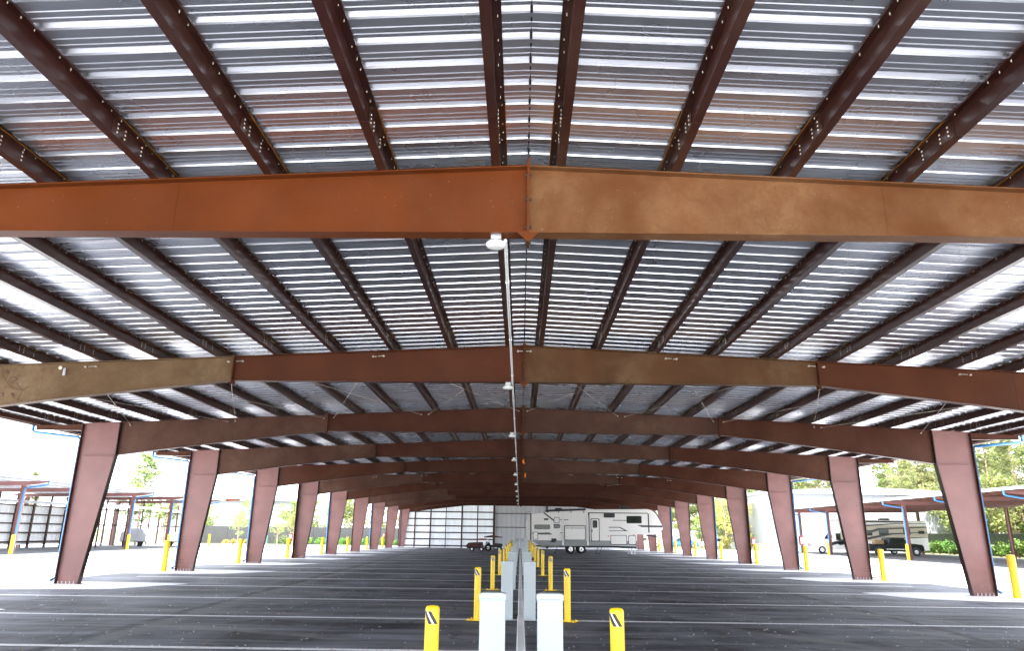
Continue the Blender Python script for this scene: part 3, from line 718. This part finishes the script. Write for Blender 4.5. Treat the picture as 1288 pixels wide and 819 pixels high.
# ------------------------------------------------------------------ utility trailer and small machine left of the cabinets
def wheel(b, x, y, r, w=.14, mi=0, mj=1):
    b.lathe([(r*.85,-w/2),(r,-w/3),(r,w/3),(r*.85,w/2)], 22, (x, y, r+.012), mi, 'y'); b.lathe([(r*.45,-w/2-.012),(r*.45,w/2+.012)], 14, (x, y, r+.012), mj, 'y')
t = empty('utility_trailer', (-4.6, 76.2, 0), 'low flat trailer with a faded red deck standing by the far grid wall', 'utility trailer')
b = MB(); b.bevprism([(-1.0,.42),(.75,.42),(.75,.55),(.7,.92),(-.72,.86),(-1.0,.55)], -.7, .7, .03); b.build('deck', M['maroon'], t)
b = MB(); b.box(.35, .55, -.72, -.70, .5, .85); b.box(-.9, .9, -.05, .05, .30, .42); b.tube([(.75,0,.38),(1.4,0,.36)], .04, 6); b.build('tongue', M['black'], t)
for x in (-.35, .62):
    
        for y in (-.62, .62): b = MB(); wheel(b, x, y, .23); b.build('wheel', [M['rubber'], M['galv']], t)
t = empty('yard_tractor', (-2.85, 77.2, 0), 'small dark tractor-like machine with flat canopy, between the red trailer and the cabinets', 'tractor')
b = MB(); b.bevprism([(-.75,.42),(.85,.40),(1.0,.62),(.9,.78),(.2,.82),(.05,.62),(-.3,.64),(-.45,.95),(-.75,.95)], -.45, .45, .04); b.build('body', M['black'], t)
b = MB(); b.bevprism([(-.95,1.42),(-.9,1.48),(-.1,1.62),(.5,1.50),(.95,1.44),(.95,1.38),(-.95,1.38)], -.6, .6, .02); b.build('canopy_top', [M['maroon']], t)
for x in (-.6, .45):
    for y in (-.42, .42):
        b = MB(); b.tube([(x, y, .7), (x+.05, y, 1.38)], .025, 6); b.build('canopy_post', M['galv'], t)
b = MB(); b.bevprism([(-1.55,1.2),(-.6,1.26),(-.6,1.30),(-1.55,1.26)], -.3, .3, .01); b.build('side_shelf', M['orange'], t)
b = MB(); b.tube([(-.9,-.4,.5),(-.35,-.5,1.05)], .05, 6); b.tube([(.2,-.4,.6),(.5,-.42,.95),(.2,-.4,1.2)], .02, 6); b.build('handlebar', M['galv'], t)
for x, r in ((-.5,.36),(.65,.25)):
    
    for y in (-.52, .52): b = MB(); wheel(b, x, y, r, .2); b.build('wheel', [M['rubber'], M['galv']], t)

# ------------------------------------------------------------------ neighbouring canopies
def side_canopy(name, label, xe, xb, y0, n, step, first, zeave, rise, yend=None, pur='brown'):
    """xe: eave x nearest the camera, xb: far eave; columns on both long sides"""
    t = empty(name, (0,0,0), label, 'canopy'); s = 1 if xe > 0 else -1
    yend = yend or first+step*(n-1)+3
    def z(x): return zeave + rise*abs(x-xe)/abs(xb-xe)
    b = MB(); nn = int((yend-y0)/.4)
    vs = []
    for x in (xe, xb):
        for i in range(nn): vs += [(x, y0+i*.4, z(x)), (x, y0+i*.4+.3, z(x)), (x, y0+i*.4+.33, z(x)+.035), (x, y0+i*.4+.37, z(x)+.035)]
    m = nn*4; b.add(vs, [(i, i+1, m+i+1, m+i) for i in range(m-1)]); b.build('roof_sheet', M['roof'], t)
    b = MB(); xa, xc = sorted((xe-s*.14, xe-s*.002)); b.prism([(xa, zeave+.03), (xa, zeave-.16), (xc, zeave-.16), (xc, zeave+.03)], y0, y0+(nn)*.4); b.build('gutter', M['roofwhite'], t)
    k = 0
    while True:
        x = xe + s*(.9+k*2.1)
        if abs(x-xe) > abs(xb-xe)-.3: break
        b = MB(); b.prism([(x-.04, z(x)-.004), (x-.03, z(x)-.004), (x-.03, z(x)-.14), (x+.05, z(x)-.14), (x+.05, z(x)-.15), (x-.04, z(x)-.15)], y0+.1, yend-.1); b.build('purlin', M[pur], t); k += 1
    for i in range(n):
        y = first+step*i
        xf = xe+s*1.8; xr = xb-s*1.8
        for x in (xf, xr):
            b = MB(); b.box(x-.15, x+.15, y-.005, y+.005, .01, z(x)-.5); b.box(x-.15, x-.135, y-.1, y+.1, .01, z(x)-.5); b.box(x+.135, x+.15, y-.1, y+.1, .01, z(x)-.5); b.build('column', M['column'], t)
        b = MB(); b.prism([(xe+s*.1, z(xe)-.21), (xb-s*.1, z(xb)-.21), (xb-s*.1, z(xb)-.3), (xr, z(xr)-.5), (xf, z(xf)-.5), (xe+s*.1, z(xe)-.3)], y-.01, y+.01)
        b.prism([(xe+s*.1, z(xe)-.20), (xb-s*.1, z(xb)-.20), (xb-s*.1, z(xb)-.212), (xe+s*.1, z(xe)-.212)], y-.08, y+.08); b.build('rafter', M['column'], t)
        b = MB(); b.tube([(xe-s*.07, y-.2, z(xe)-.15), (xe-s*.07, y-.2, z(xe)-.42), (xe+s*.1, y-.2, z(xe)-.5), (xf-s*.22, y-.2, z(xe)-.72), (xf-s*.2, y-.2, z(xe)-.85), (xf-s*.2, y-.2, .15)], .06, 6); b.build('downspout', M['blue'], t)
    return t
rc = side_canopy('neighbour_canopy', 'brown-columned canopy on the right sheltering the motorhome and pickup', 31.5, 49.2, 36, 7, 8.08, 40.1, 5.05, .25, yend=95.5)
lc = side_canopy('neighbour_canopy', 'brown-columned open canopy on the left with a grid of wall girts', -34.0, -47.5, 40, 6, 7.6, 44.5, 5.25, -.25, yend=84, pur='roofwhite')
# far-side girt wall of the left canopy, sheeted only in places
b = MB(); prof = []; y = 60.5
while y < 78: prof += [(y,0),(y+.2,0),(y+.23,.03),(y+.28,.03),(y+.31,0)]; y += .4
vs = [(-45.45-d, y, .3) for y, d in prof] + [(-45.45-d, y, 3.7) for y, d in prof]; m = len(prof)
b.add(vs, [(i,i+1,m+i+1,m+i) for i in range(m-1)]); b.build('wall_sheet', M['sheet'], lc)
for z in (.5, 1.3, 2.1, 2.9, 3.7):
    b = MB(); b.box(-45.42, -45.25, 60.5, 98 if z in (2.1, 3.7) else 78, z, z+.13); b.build('girt', M['purlin'], lc)
for y in [60.5+2.4*i for i in range(16)]:
    b = MB(); b.box(-45.24, -45.1, y-.1, y+.1, .01, 4.8); b.build('wall_post', M['purlin'], lc)
b = MB(); b.box(-45.6, -44.9, 60, 98.2, 3.95, 4.2); b.build('eave_beam', M['roofwhite'], lc)
for y in (66.5, 69, 71.5, 76.5, 79.5):
    b = MB(); b.box(-41.1, -40.98, y-.06, y+.06, .01, 4.75); b.build('inner_post', M['purlin'], lc)
b = MB(); b.box(-41.2, -40.95, 64, 83, 3.9, 4.15); b.build('inner_beam', M['roofwhite'], lc)
b = MB(); b.prism([(-33.8, 5.3), (-33.8, 4.95), (-32.2, 5.1), (-32.2, 5.25)], 83.6, 83.9); b.build('eave_bracket', M['brown'], lc)

used = False
spots = [(33.0,40.0,1,'first'),(33.0,47.4,1,'a'),(32.75,55.6,1,''),(32.75,63.6,1,''),(32.75,71.7,1,''),(32.75,79.8,1,''),(-35.3,51.3,-1,''),(-35.3,58.9,-1,''),(-35.3,66.5,-1,''),(-35.3,74.1,-1,''),(-34.6,82.2,-1,'')]
n_side = {1: 0, -1: 0}
for x, y, s, _ in spots:
    if y < 50 and s > 0: continue
    o = copy_tree(side0); n_side[s] += 1
    o.location = (x, y, 0); o['group'] = 'yellow bollards at the neighbouring canopies'
    o['label'] = f"distant yellow bollard at the front of the {'right' if s>0 else 'left'} neighbouring canopy, {ORD[n_side[s]-1]} from the camera"

# ------------------------------------------------------------------ vehicles under the right canopy
def car_wheel(t, x, y, r, w=.24, side=-1):
    b = MB(); b.lathe([(r*.82,-w/2),(r,-w/3),(r,w/3),(r*.82,w/2)], 24, (x, y, r+.008), 0, 'y'); o = b.build('tyre', M['rubber'], t)
    b = MB(); b.lathe([(r*.58, side*(w/2+.006)),(r*.55, side*(w/2-.03)),(r*.2, side*(w/2-.01))], 20, (x, y, r+.008), 0, 'y'); b.build('rim', M['chrome'], o)
mh = empty('motorhome', (40.3, 87.4, 0), 'long white and tan class-C motorhome with black swooshes behind the black pickup', 'motorhome')
b = MB(); b.bevprism([(-6.55,.45),(-6.55,1.0),(-6.45,1.35),(-5.35,1.62),(-4.75,2.30),(-4.6,.45)], -1.15, 1.15, .08); b.bevprism([(-4.7,.45),(6.6,.45),(6.6,3.75),(-3.2,3.85),(-4.7,3.6),(-5.35,2.75),(-5.15,2.38),(-4.7,2.32)], -1.3, 1.3, .05); b.build('body', M['white'], mh)
b = MB(); b.prism([(-3.9,1.3),(6.61,2.0),(6.61,3.2),(-3.0,3.2)], -1.306, -1.298); b.build('tan_panel', M['beige'], mh)
b = MB()
for pts in ([(-4.6,.9),(-3.2,1.25),(1.2,2.7),(6.6,3.0),(6.6,3.1),(1.0,2.9),(-3.6,1.5),(-4.9,1.15)], [(-3.6,.95),(2.6,2.2),(6.6,2.45),(6.6,2.52),(2.4,2.36),(-4,1.2)], [(-2.8,2.9),(3.0,3.35),(6.6,3.4),(6.6,3.46),(3,3.44),(-2.8,3.1)], [(0.5,1.2),(3.6,1.75),(6.6,1.9),(6.6,1.96),(3.5,1.85)]):
    b.prism(pts, -1.318, -1.306)
b.build('black_swooshes', M['blackstripe'], mh)
for x0,x1,z0,z1 in ((-2.9,-1.2,2.0,2.65),(1.1,2.1,2.15,2.75),(3.9,4.6,2.25,2.8),(5.6,6.2,2.35,2.6),(-.4,.2,2.1,2.6)):
    b = MB(); b.box(x0-.06,x1+.06,-1.325,-1.3,z0-.06,z1+.06); w = b.build('window', M['blackstripe'], mh); b = MB(); b.box(x0,x1,-1.332,-1.325,z0,z1); b.build('pane', M['glass'], w)
b = MB(); b.prism([(-5.3,1.64),(-4.85,2.26),(-4.1,2.28),(-4.1,1.55)], -1.16, -1.150); b.prism([(-3.95,1.5),(-3.95,2.25),(-3.4,2.25),(-3.4,1.5)], -1.312, -1.302); b.build('cab_window', M['glass'], mh)
b = MB(); b.box(-6.58,-6.55,-.8,.8,.75,1.15); b.build('grille', M['chrome'], mh)
b = MB(); b.box(-6.68,-6.5,-1.15,1.15,.42,.68); b.build('bumper', M['chrome'], mh)
b = MB(); b.box(-6.575,-6.50,-1.12,-.85,.85,1.08); b.build('headlight', M['reflect_white'], mh)
b = MB(); b.box(-4.65,-4.5,-1.5,-1.3,1.75,2.1); b.build('mirror', M['black'], mh)
b = MB(); b.tube([(-2.6,-1.38,3.62),(4.0,-1.38,3.62)], .07, 8); b.build('awning', M['blackstripe'], mh)
for x in (-1.0, 2.4):
    b = MB(); b.bevprism([(x-.55,3.75),(x-.4,4.02),(x+.45,4.02),(x+.6,3.75)], -.4,.4,.04); b.build('air_conditioner', M['black'], mh)
for x in (-5.6, 2.6): car_wheel(mh, x, -1.06, .42)
pk = empty('pickup_truck', (40.3, 81.4, 0), 'black pickup truck with boxes in its bed parked in front of the motorhome', 'pickup truck')
b = MB(); b.bevprism([(-2.95,.55),(-2.95,1.15),(-.85,1.20),(-.7,1.62),(-.45,1.86),(.75,1.86),(1.0,1.75),(1.45,1.28),(2.75,1.15),(2.98,.95),(3.0,.5),(2.6,.42),(-2.7,.42)], -.98, .98, .07); b.build('body', M['truckblack'], pk)
b = MB(); b.prism([(-.55,1.3),(-.4,1.72),(.22,1.74),(.22,1.3)], -.985,-.975); b.prism([(.32,1.3),(.32,1.74),(.72,1.73),(1.2,1.3)], -.985,-.975); b.build('side_window', M['glass'], pk)
b = MB(); b.box(-1.1,1.35,-.992,-.98,.62,.70); b.build('side_step', M['chrome'], pk)
b = MB(); b.box(2.9,3.06,-.95,.95,.5,.68); b.build('bumper', M['chrome'], pk)
b = MB(); b.box(2.86,3.0,-.95,-.7,.85,1.05); b.build('headlight', M['reflect_white'], pk)
b = MB(); b.box(1.0,1.1,-1.15,-.98,1.25,1.45); b.build('mirror', M['black'], pk)
for x in (-1.95, 2.05):
    b = MB(); b.lathe([(.47,-.004),(.47,.01)], 24, (x, -.985, .40), 0, 'y'); b.build('wheel_arch', M['black'], pk); car_wheel(pk, x, -.90, .38)
bx = MB(); bx.bevprism([(-.5,0),(.5,0),(.5,.42),(-.5,.42)], -.4, .4, .02); o = tag(bx.build('cardboard_box', M['cardboard']), 'brown cardboard box riding in the pickup bed near the cab', 'box'); o.location = (38.3+.45, 81.3, 1.19)
bx = MB(); bx.bevprism([(-.55,0),(.55,0),(.55,.36),(-.55,.36)], -.4, .4, .03); o = tag(bx.build('storage_bin', M['white']), 'white bin in the pickup bed behind the brown box', 'bin'); o.location = (37.9, 81.9, 1.19)

# white metal building behind the right canopy
t = empty('white_building', (47, 110, 0), 'plain white metal building with a low roof behind the right canopy', 'building')
b = MB(); prof = []; x = -14.2
while x < 14: prof += [(x,0),(x+.3,0),(x+.33,-.03),(x+.38,-.03),(x+.41,0)]; x += .5
m = len(prof); b.add([(px, -11+pd, 0) for px, pd in prof]+[(px, -11+pd, 7.4) for px, pd in prof], [(i,i+1,m+i+1,m+i) for i in range(m-1)])
b.box(-14.2, 14.2, -10.95, 11, 0, 7.4); b.build('wall', M['pale_grey'], t)
b = MB(); b.prism([(-14.5,7.4),(14.5,7.4),(14.5,7.75),(0,8.3),(-14.5,7.75)], -11.4, 11.4); b.build('roof', M['roofwhite'], t)
b = MB(); b.box(-14.23, -14.2, -10, 10, 0, .9); b.box(-14.2, 14.2, -11.06, -11.035, 0, .9); b.build('base_trim', M['skirt'], t)

# parked cars far off to the right
def car(x, y, mat, label):
    t = empty('parked_car', (x, y, 0), label, 'car', 'cars parked beyond the fence')
    b = MB(); b.bevprism([(-2.2,.35),(-2.2,.85),(-1.5,.98),(-.9,1.5),(.7,1.52),(1.35,1.0),(2.1,.85),(2.2,.35)], -.88, .88, .08); b.build('body', mat, t)
    b = MB(); b.prism([(-1.3,1.0),(-.85,1.43),(-.05,1.45),(-.05,1.0)], -.89, -.875); b.prism([(.05,1.0),(.05,1.45),(.65,1.45),(1.15,1.0)], -.89, -.875); b.build('window', M['glass'], t)
    for q in (-1.35, 1.35): car_wheel(t, q, -.82, .33, .2)
car(24.4, 112, M['blue_dark'], 'distant blue car glimpsed between the far right columns'); car(29.5, 113, M['white_bright'], 'distant white car behind the dark gate frame on the right'); car(19.6, 116, M['white_bright'], 'distant white car just beside the blue one, nearer the canopy end')

# gate frames and fences
def fence(name, label, pts, h, step, panel_mat, mesh=True):
    t = empty(name, (pts[0][0], pts[0][1], 0), label, 'fence'); o0 = Vector((pts[0][0], pts[0][1], 0))
    pb = MB()
    for a, c in zip(pts, pts[1:]):
        A, B_ = Vector((*a, 0))-o0, Vector((*c, 0))-o0; L = (B_-A).length; n = max(1, round(L/step)); d = (B_-A)/n
        nrm = Vector((-d.y, d.x, 0)).normalized()*.01
        for i in range(n+1): p = A+d*i; b = MB(); b.tube([p, p+Vector((0,0,h+.08))], .035, 6); b.build('post', M['black'], t)
        b = MB(); b.tube([A+Vector((0,0,h)), B_+Vector((0,0,h))], .025, 6); b.build('rail', M['black'], t)
        if panel_mat: pb.add([A-nrm+Vector((0,0,.05)), B_-nrm+Vector((0,0,.05)), B_-nrm+Vector((0,0,h)), A-nrm+Vector((0,0,h)), A+nrm+Vector((0,0,.05)), B_+nrm+Vector((0,0,.05)), B_+nrm+Vector((0,0,h)), A+nrm+Vector((0,0,h))], [(0,1,2,3),(4,7,6,5),(3,2,6,7)])
        else:
            for i in range(int(L/.25)): p = A+(B_-A)*(i*.25/L); pb.box(p.x-.008, p.x+.008, p.y-.008, p.y+.008, .05, h)
    pb.build('screen' if panel_mat else 'pickets', panel_mat or M['black'], t)
    return t
fence('gate_fence', 'dark see-through gate fence beyond the far right columns', [(20.5,103),(31,103)], 2.5, 2.1, None)
fence('screen_fence', 'grey-screened fence behind the green shrubs beyond the left columns', [(-46,101),(-16.5,101)], 2.3, 3, M['fabric'])
fence('chain_fence', 'dark fence overgrown with vines behind the right canopy', [(52,40),(52,98)], 2.4, 3, simple('vine_dark_screen', (.035,.05,.02), .9, var=.5, scale=3))
t = empty('utility_box', (-33.6, 95, 0), 'squat green utility box beside the small tree on the left', 'utility box')
b = MB(); b.bevprism([(-.95,.1),(.95,.1),(.95,1.1),(.8,1.25),(-.8,1.25),(-.95,1.1)], -.6, .6, .03); b.build('housing', M['green_box'], t)
b = MB(); b.box(-1.05,1.05,-.7,.7,-.02,.1); b.build('plinth', M['pad'], t)
b = MB(); b.box(-.02,.02,-.61,-.6,.15,1.0); b.box(.1,.14,-.63,-.6,.5,.7); b.build('door_seam', M['black'], t)
t = empty('white_warehouse', (-44, 118, 0), 'faint white warehouse wall behind the left fence and small trees', 'building')
b = MB(); b.box(-11, 9.5, -5, 5, 0, 6.2); b.build('wall', M['pale_grey'], t); b = MB(); b.prism([(-11.3,6.2),(9.8,6.2),(9.8,6.5),(-.8,7.0),(-11.3,6.5)], -5.3, 5.3); b.build('roof', M['roofwhite'], t)
b = MB()
for x in (-7, 0, 6): b.box(x, x+2.2, -5.03, -4.99, .1, 2.6)
b.build('loading_door', M['skirt'], t)
# covered items below the left canopy
def covered(x, y, w, h, d, mat, label, cat, nm):
    t = empty(nm, (x, y, 0), label, cat)
    b = MB(); b.bevprism([(-w/2,.45),(-w/2+.1,h*.75),(-w*.2,h),(w*.3,h*.95),(w/2,h*.6),(w/2,.45)], -d/2, d/2, .12); b.build('cover', mat, t)
    for q in (-w*.28, w*.28):
        b = MB(); b.lathe([(.3,-.1),(.3,.1)], 16, (q, -d/2+.15, .31), 0, 'y'); b.build('wheel', M['rubber'], t)
covered(-41.6, 80, 3.0, 1.9, 1.6, M['roofwhite'], 'pale grey covered boat on a trailer below the left canopy', 'boat', 'covered_boat')
covered(-37.8, 82.0, 2.4, 1.5, 1.6, M['white'], 'white covered trailer below the left canopy', 'trailer', 'covered_trailer')
covered(-43.0, 71.5, 1.7, 1.3, 1.2, M['orange'], 'small orange covered cart below the left canopy', 'cart', 'covered_cart')

# ------------------------------------------------------------------ trees and plants
def leaves(b, c, rad, n, s, rng, flat=.8, mi=0):
    for _ in range(n):
        u, v, w = rng.gauss(0,1), rng.gauss(0,1), rng.gauss(0,1); l = math.sqrt(u*u+v*v+w*w) or 1; q = rad*rng.random()**.4/l
        p = Vector((c[0]+u*q, c[1]+v*q, c[2]+w*q*flat)); a = Vector((rng.gauss(0,1), rng.gauss(0,1), rng.gauss(0,.7))).normalized(); d = a.cross(Vector((rng.gauss(0,1), rng.gauss(0,1), rng.gauss(0,1)))).normalized()
        k = s*rng.uniform(.6, 1.4); a = a*k; d = d*k*.5
        b.add([p-a, p+d, p+a, p-d], [(0,1,2,3)], mi)
def make_pine(seed, h):
    g = random.Random(seed); t = empty('pine_tree', (0,0,0), '', 'pine tree')
    b = MB(); lean = g.uniform(-.4,.4); b.tube([(0,0,-.1),(lean*.3,0,h*.5),(lean,.1,h*.97)], .17, 8, r2=.04)
    c = MB(); n = 44
    for i in range(n):
        f = .22 + .7*(i+.5)/n; z = h*f; a = g.uniform(0, 6.28); L = (1.05-f)*h*.28*g.uniform(.5,1.2)+.5
        p0 = Vector((lean*f, 0, z)); p1 = p0+Vector((math.cos(a)*L, math.sin(a)*L, L*g.uniform(-.05,.35)))
        b.tube([p0, p1], .04, 5, r2=.012)
        for q in (.45, .75, 1.0):
            if g.random() < .85: leaves(c, p0.lerp(p1, q), g.uniform(.5,.95), 34, .17, g, .6)
    leaves(c, (lean, .1, h*.98), .6, 40, .15, g, 1)
    b.build('trunk', M['trunk'], t); c.build('crown', M['pine'], t); return t
def make_broad(seed, h, mat='leaf', name='broadleaf_tree', cat='tree', dens=1.0, bottom=.35):
    g = random.Random(seed); t = empty(name, (0,0,0), '', cat)
    b = MB(); b.tube([(0,0,-.1),(.05,0,h*.35),(.1,.1,h*.75)], h*.022, 8, r2=h*.008)
    c = MB()
    for i in range(26):
        f = g.uniform(bottom, 1); a = g.uniform(0, 6.28); L = h*.30*math.sqrt(max(.05, 1-((f-.6)/.45)**2))*g.uniform(.4,1.1)
        p0 = Vector((.05, 0, h*(f-.12))); p1 = Vector((math.cos(a)*L, math.sin(a)*L, h*f)); b.tube([p0, p1], h*.006, 5, r2=.008)
        leaves(c, p1, h*.11*g.uniform(.7,1.3), int(55*dens), h*.022, g, .75); leaves(c, p0.lerp(p1,.6), h*.08, int(20*dens), h*.02, g, .8)
    b.build('trunk', M['trunk'], t); c.build('crown', M[mat], t); return t
pines = [make_pine(s, h) for s, h in ((1,15),(2,17),(3,13.5),(4,18))]
placed = set()
def put(protos, i, x, y, sc, label, group):
    p = protos[i]; o = p if id(p) not in placed else copy_tree(p); placed.add(id(p))
    o.location = (x, y, 0); o.rotation_euler.z = random.uniform(0, 6.28); o.scale = (sc, sc, sc*random.uniform(.92,1.1)); o['label'] = label
    if group: o['group'] = group
    return o
rr = random.Random(21)
for i in range(105):
    # forest to the right: rows behind the vine fence and behind the white building
    if i < 75: x = rr.uniform(55, 92); y = x/rr.uniform(.49, .80) ; 
    else: x = rr.uniform(27, 62); y = rr.uniform(126, 150)
    y = max(y, 68)
    put(pines, i % 4, x, y, rr.uniform(.75, 1.1), 'tall pine in the dense pale-green stand behind the fence and white building on the right', 'pines of the stand on the right')
broads = [make_broad(s, h) for s, h in ((11,7),(12,8.5),(13,6))]
for i in range(30):
    x = rr.uniform(53.5, 66); y = x/rr.uniform(.53, .78)
    put(broads, i % 3, x, y, rr.uniform(.6, 1.25), 'bushy light-green tree at the foot of the right-hand pines', 'understorey trees on the right')
for i in range(11):
    put(broads, i % 3, 34+i*.0+rr.uniform(-9, 4), rr.uniform(112, 122), rr.uniform(.5, .8), 'bushy green tree beyond the white building and gate fence', 'understorey trees beyond the gate')
yel = [make_broad(31, 6.5, 'leaf_yellow', 'yellow_tree', 'tree', .9, .1)]
for i, (x, y, s) in enumerate(((31.2,104,.9),(33.2,106,.75),(29.8,108,1.0))):
    put(yel, 0, x, y, s, ['yellowing small tree at the corner of the white building','lowest yellowing tree against the white building wall','tallest yellowing tree left of the white building'][i], 'yellowing trees by the white building')
for i in range(16):
    x = -52 + i*2.9 + rr.uniform(-1, 1)
    if -57 < x < -33 and i % 2: continue
    put(broads, i % 3, min(x, -14) , rr.uniform(108, 112), rr.uniform(.7, 1.0), 'bushy tree in the line beyond the left screened fence', 'trees beyond the left fence')
sm = [make_broad(41, 4.4, 'leaf', 'young_tree', 'tree', .6, .35)]
for x, y, s, l in ((-35.2, 92, .98, 'young tree standing beside the green utility box'), (-28.6, 93, .95, 'young tree between the third and fourth left columns'), (-31.2, 95, .7, 'smallest young tree, right of the green utility box')):
    put(sm, 0, x, y, s, l, 'young trees beyond the left columns')
cn = [make_pine(51, 12.5)]
put(cn, 0, -44.8, 86, .92, 'tall sparse conifer rising above the left canopy roof', None)
put(pines, 0, -59.5, 88, .62, 'pine crown just showing above the left canopy beside the first column', None)
put(pines, 2, -64, 80, .60, 'pine crown just showing above the left canopy near the photo edge', None)
# shrubs
def make_shrub(seed, mat):
    g = random.Random(seed); t = empty('shrub', (0,0,0), '', 'shrub'); c = MB(); b = MB()
    for i in range(9):
        a = g.uniform(0,6.28); p = Vector((math.cos(a)*g.uniform(0,.5), math.sin(a)*g.uniform(0,.4), g.uniform(.25,.8))); b.tube([(0,0,-.05), p], .012, 4); leaves(c, p, .35, 45, .09, g, .8)
    b.build('stem', M['trunk'], t); c.build('foliage', M[mat], t); return t
sh = [make_shrub(61, 'hedge'), make_shrub(62, 'hedge')]; sy = [make_shrub(63, 'leaf_yellow')]
for i in range(20): put(sh, i % 2, -32.5+i*.84+rr.uniform(-.2,.2), 99.6, rr.uniform(.8,1.2), 'low bright-green shrub in the row along the grey-screened left fence', 'shrubs along the left fence')
for i in range(30): put(sh, i % 2, 51.2+rr.uniform(-.3,.2), 58+i*1.6, rr.uniform(.9,1.9), 'vine-like green shrub along the fence behind the right canopy', 'shrubs along the right fence')
for i, x in enumerate((-36.6,-34.9,-37.6)): put(sy, 0, x, 94.5, .8, 'orange-yellow shrub at the foot of the young tree by the green box', 'orange-yellow shrubs by the green box')

# ------------------------------------------------------------------ camera
cam = bpy.data.cameras.new('camera'); co = bpy.data.objects.new('camera', cam); C.objects.link(co)
cam.sensor_width = 36; cam.lens = 895.955/1288*36; cam.clip_end = 5000; cam.clip_start = .05
co.matrix_world = Matrix.Translation((-.0653, 0, 1.8)) @ Matrix.Rotation(.0144, 4, 'Z') @ Matrix.Rotation(math.pi/2+.2845, 4, 'X') @ Matrix.Rotation(.0122, 4, 'Z')
scene.camera = co

# ------------------------------------------------------------------ light
EL, AZ = R(64), R(180+4)          # sun behind the camera
w = bpy.data.worlds.new('World'); scene.world = w; w.use_nodes = True; nt = w.node_tree
sky = nt.nodes.new('ShaderNodeTexSky'); sky.sky_type = 'NISHITA'; sky.sun_disc = False; sky.sun_elevation = EL; sky.sun_rotation = AZ
sky.dust_density = 3; sky.air_density = 1.0
bg = nt.nodes['Background']; bg.inputs['Strength'].default_value = .15
# thin bright cloud veil over the blue
tc = nt.nodes.new('ShaderNodeTexCoord'); nz = nt.nodes.new('ShaderNodeTexNoise'); nz.inputs['Scale'].default_value = 2.2; nz.inputs['Detail'].default_value = 6
nt.links.new(tc.outputs['Generated'], nz.inputs['Vector'])
rp_ = nt.nodes.new('ShaderNodeValToRGB'); rp_.color_ramp.elements[0].position = .3; rp_.color_ramp.elements[0].color = (.45,.45,.45,1); rp_.color_ramp.elements[1].position = .7; rp_.color_ramp.elements[1].color = (.85,.85,.85,1)
nt.links.new(nz.outputs['Fac'], rp_.inputs[0])
mx = nt.nodes.new('ShaderNodeMix'); mx.data_type = 'RGBA'; nt.links.new(rp_.outputs[0], mx.inputs[0]); nt.links.new(sky.outputs[0], mx.inputs[6]); mx.inputs[7].default_value = (9.5, 9.9, 10.6, 1)
nt.links.new(mx.outputs[2], bg.inputs['Color'])
sl = bpy.data.lights.new('sun', 'SUN'); sl.energy = 5; sl.angle = R(.53); sl.color = (1, .955, .88)
so_ = bpy.data.objects.new('sun', sl); C.objects.link(so_)
# direction towards the sun: Nishita rotation is measured clockwise from +Y
d = Vector((math.sin(AZ)*math.cos(EL), math.cos(AZ)*math.cos(EL), math.sin(EL)))
so_.rotation_euler = d.to_track_quat('Z', 'Y').to_euler(); so_.location = (0, -30, 40)

scene.view_settings.view_transform = 'Standard'; scene.view_settings.look = 'None'; scene.view_settings.gamma = 1
scene.view_settings.exposure = 2.5
cy = scene.cycles
cy.use_denoising = True; cy.max_bounces = 10; cy.diffuse_bounces = 6; cy.glossy_bounces = 5; cy.sample_clamp_indirect = 8; cy.caustics_reflective = True
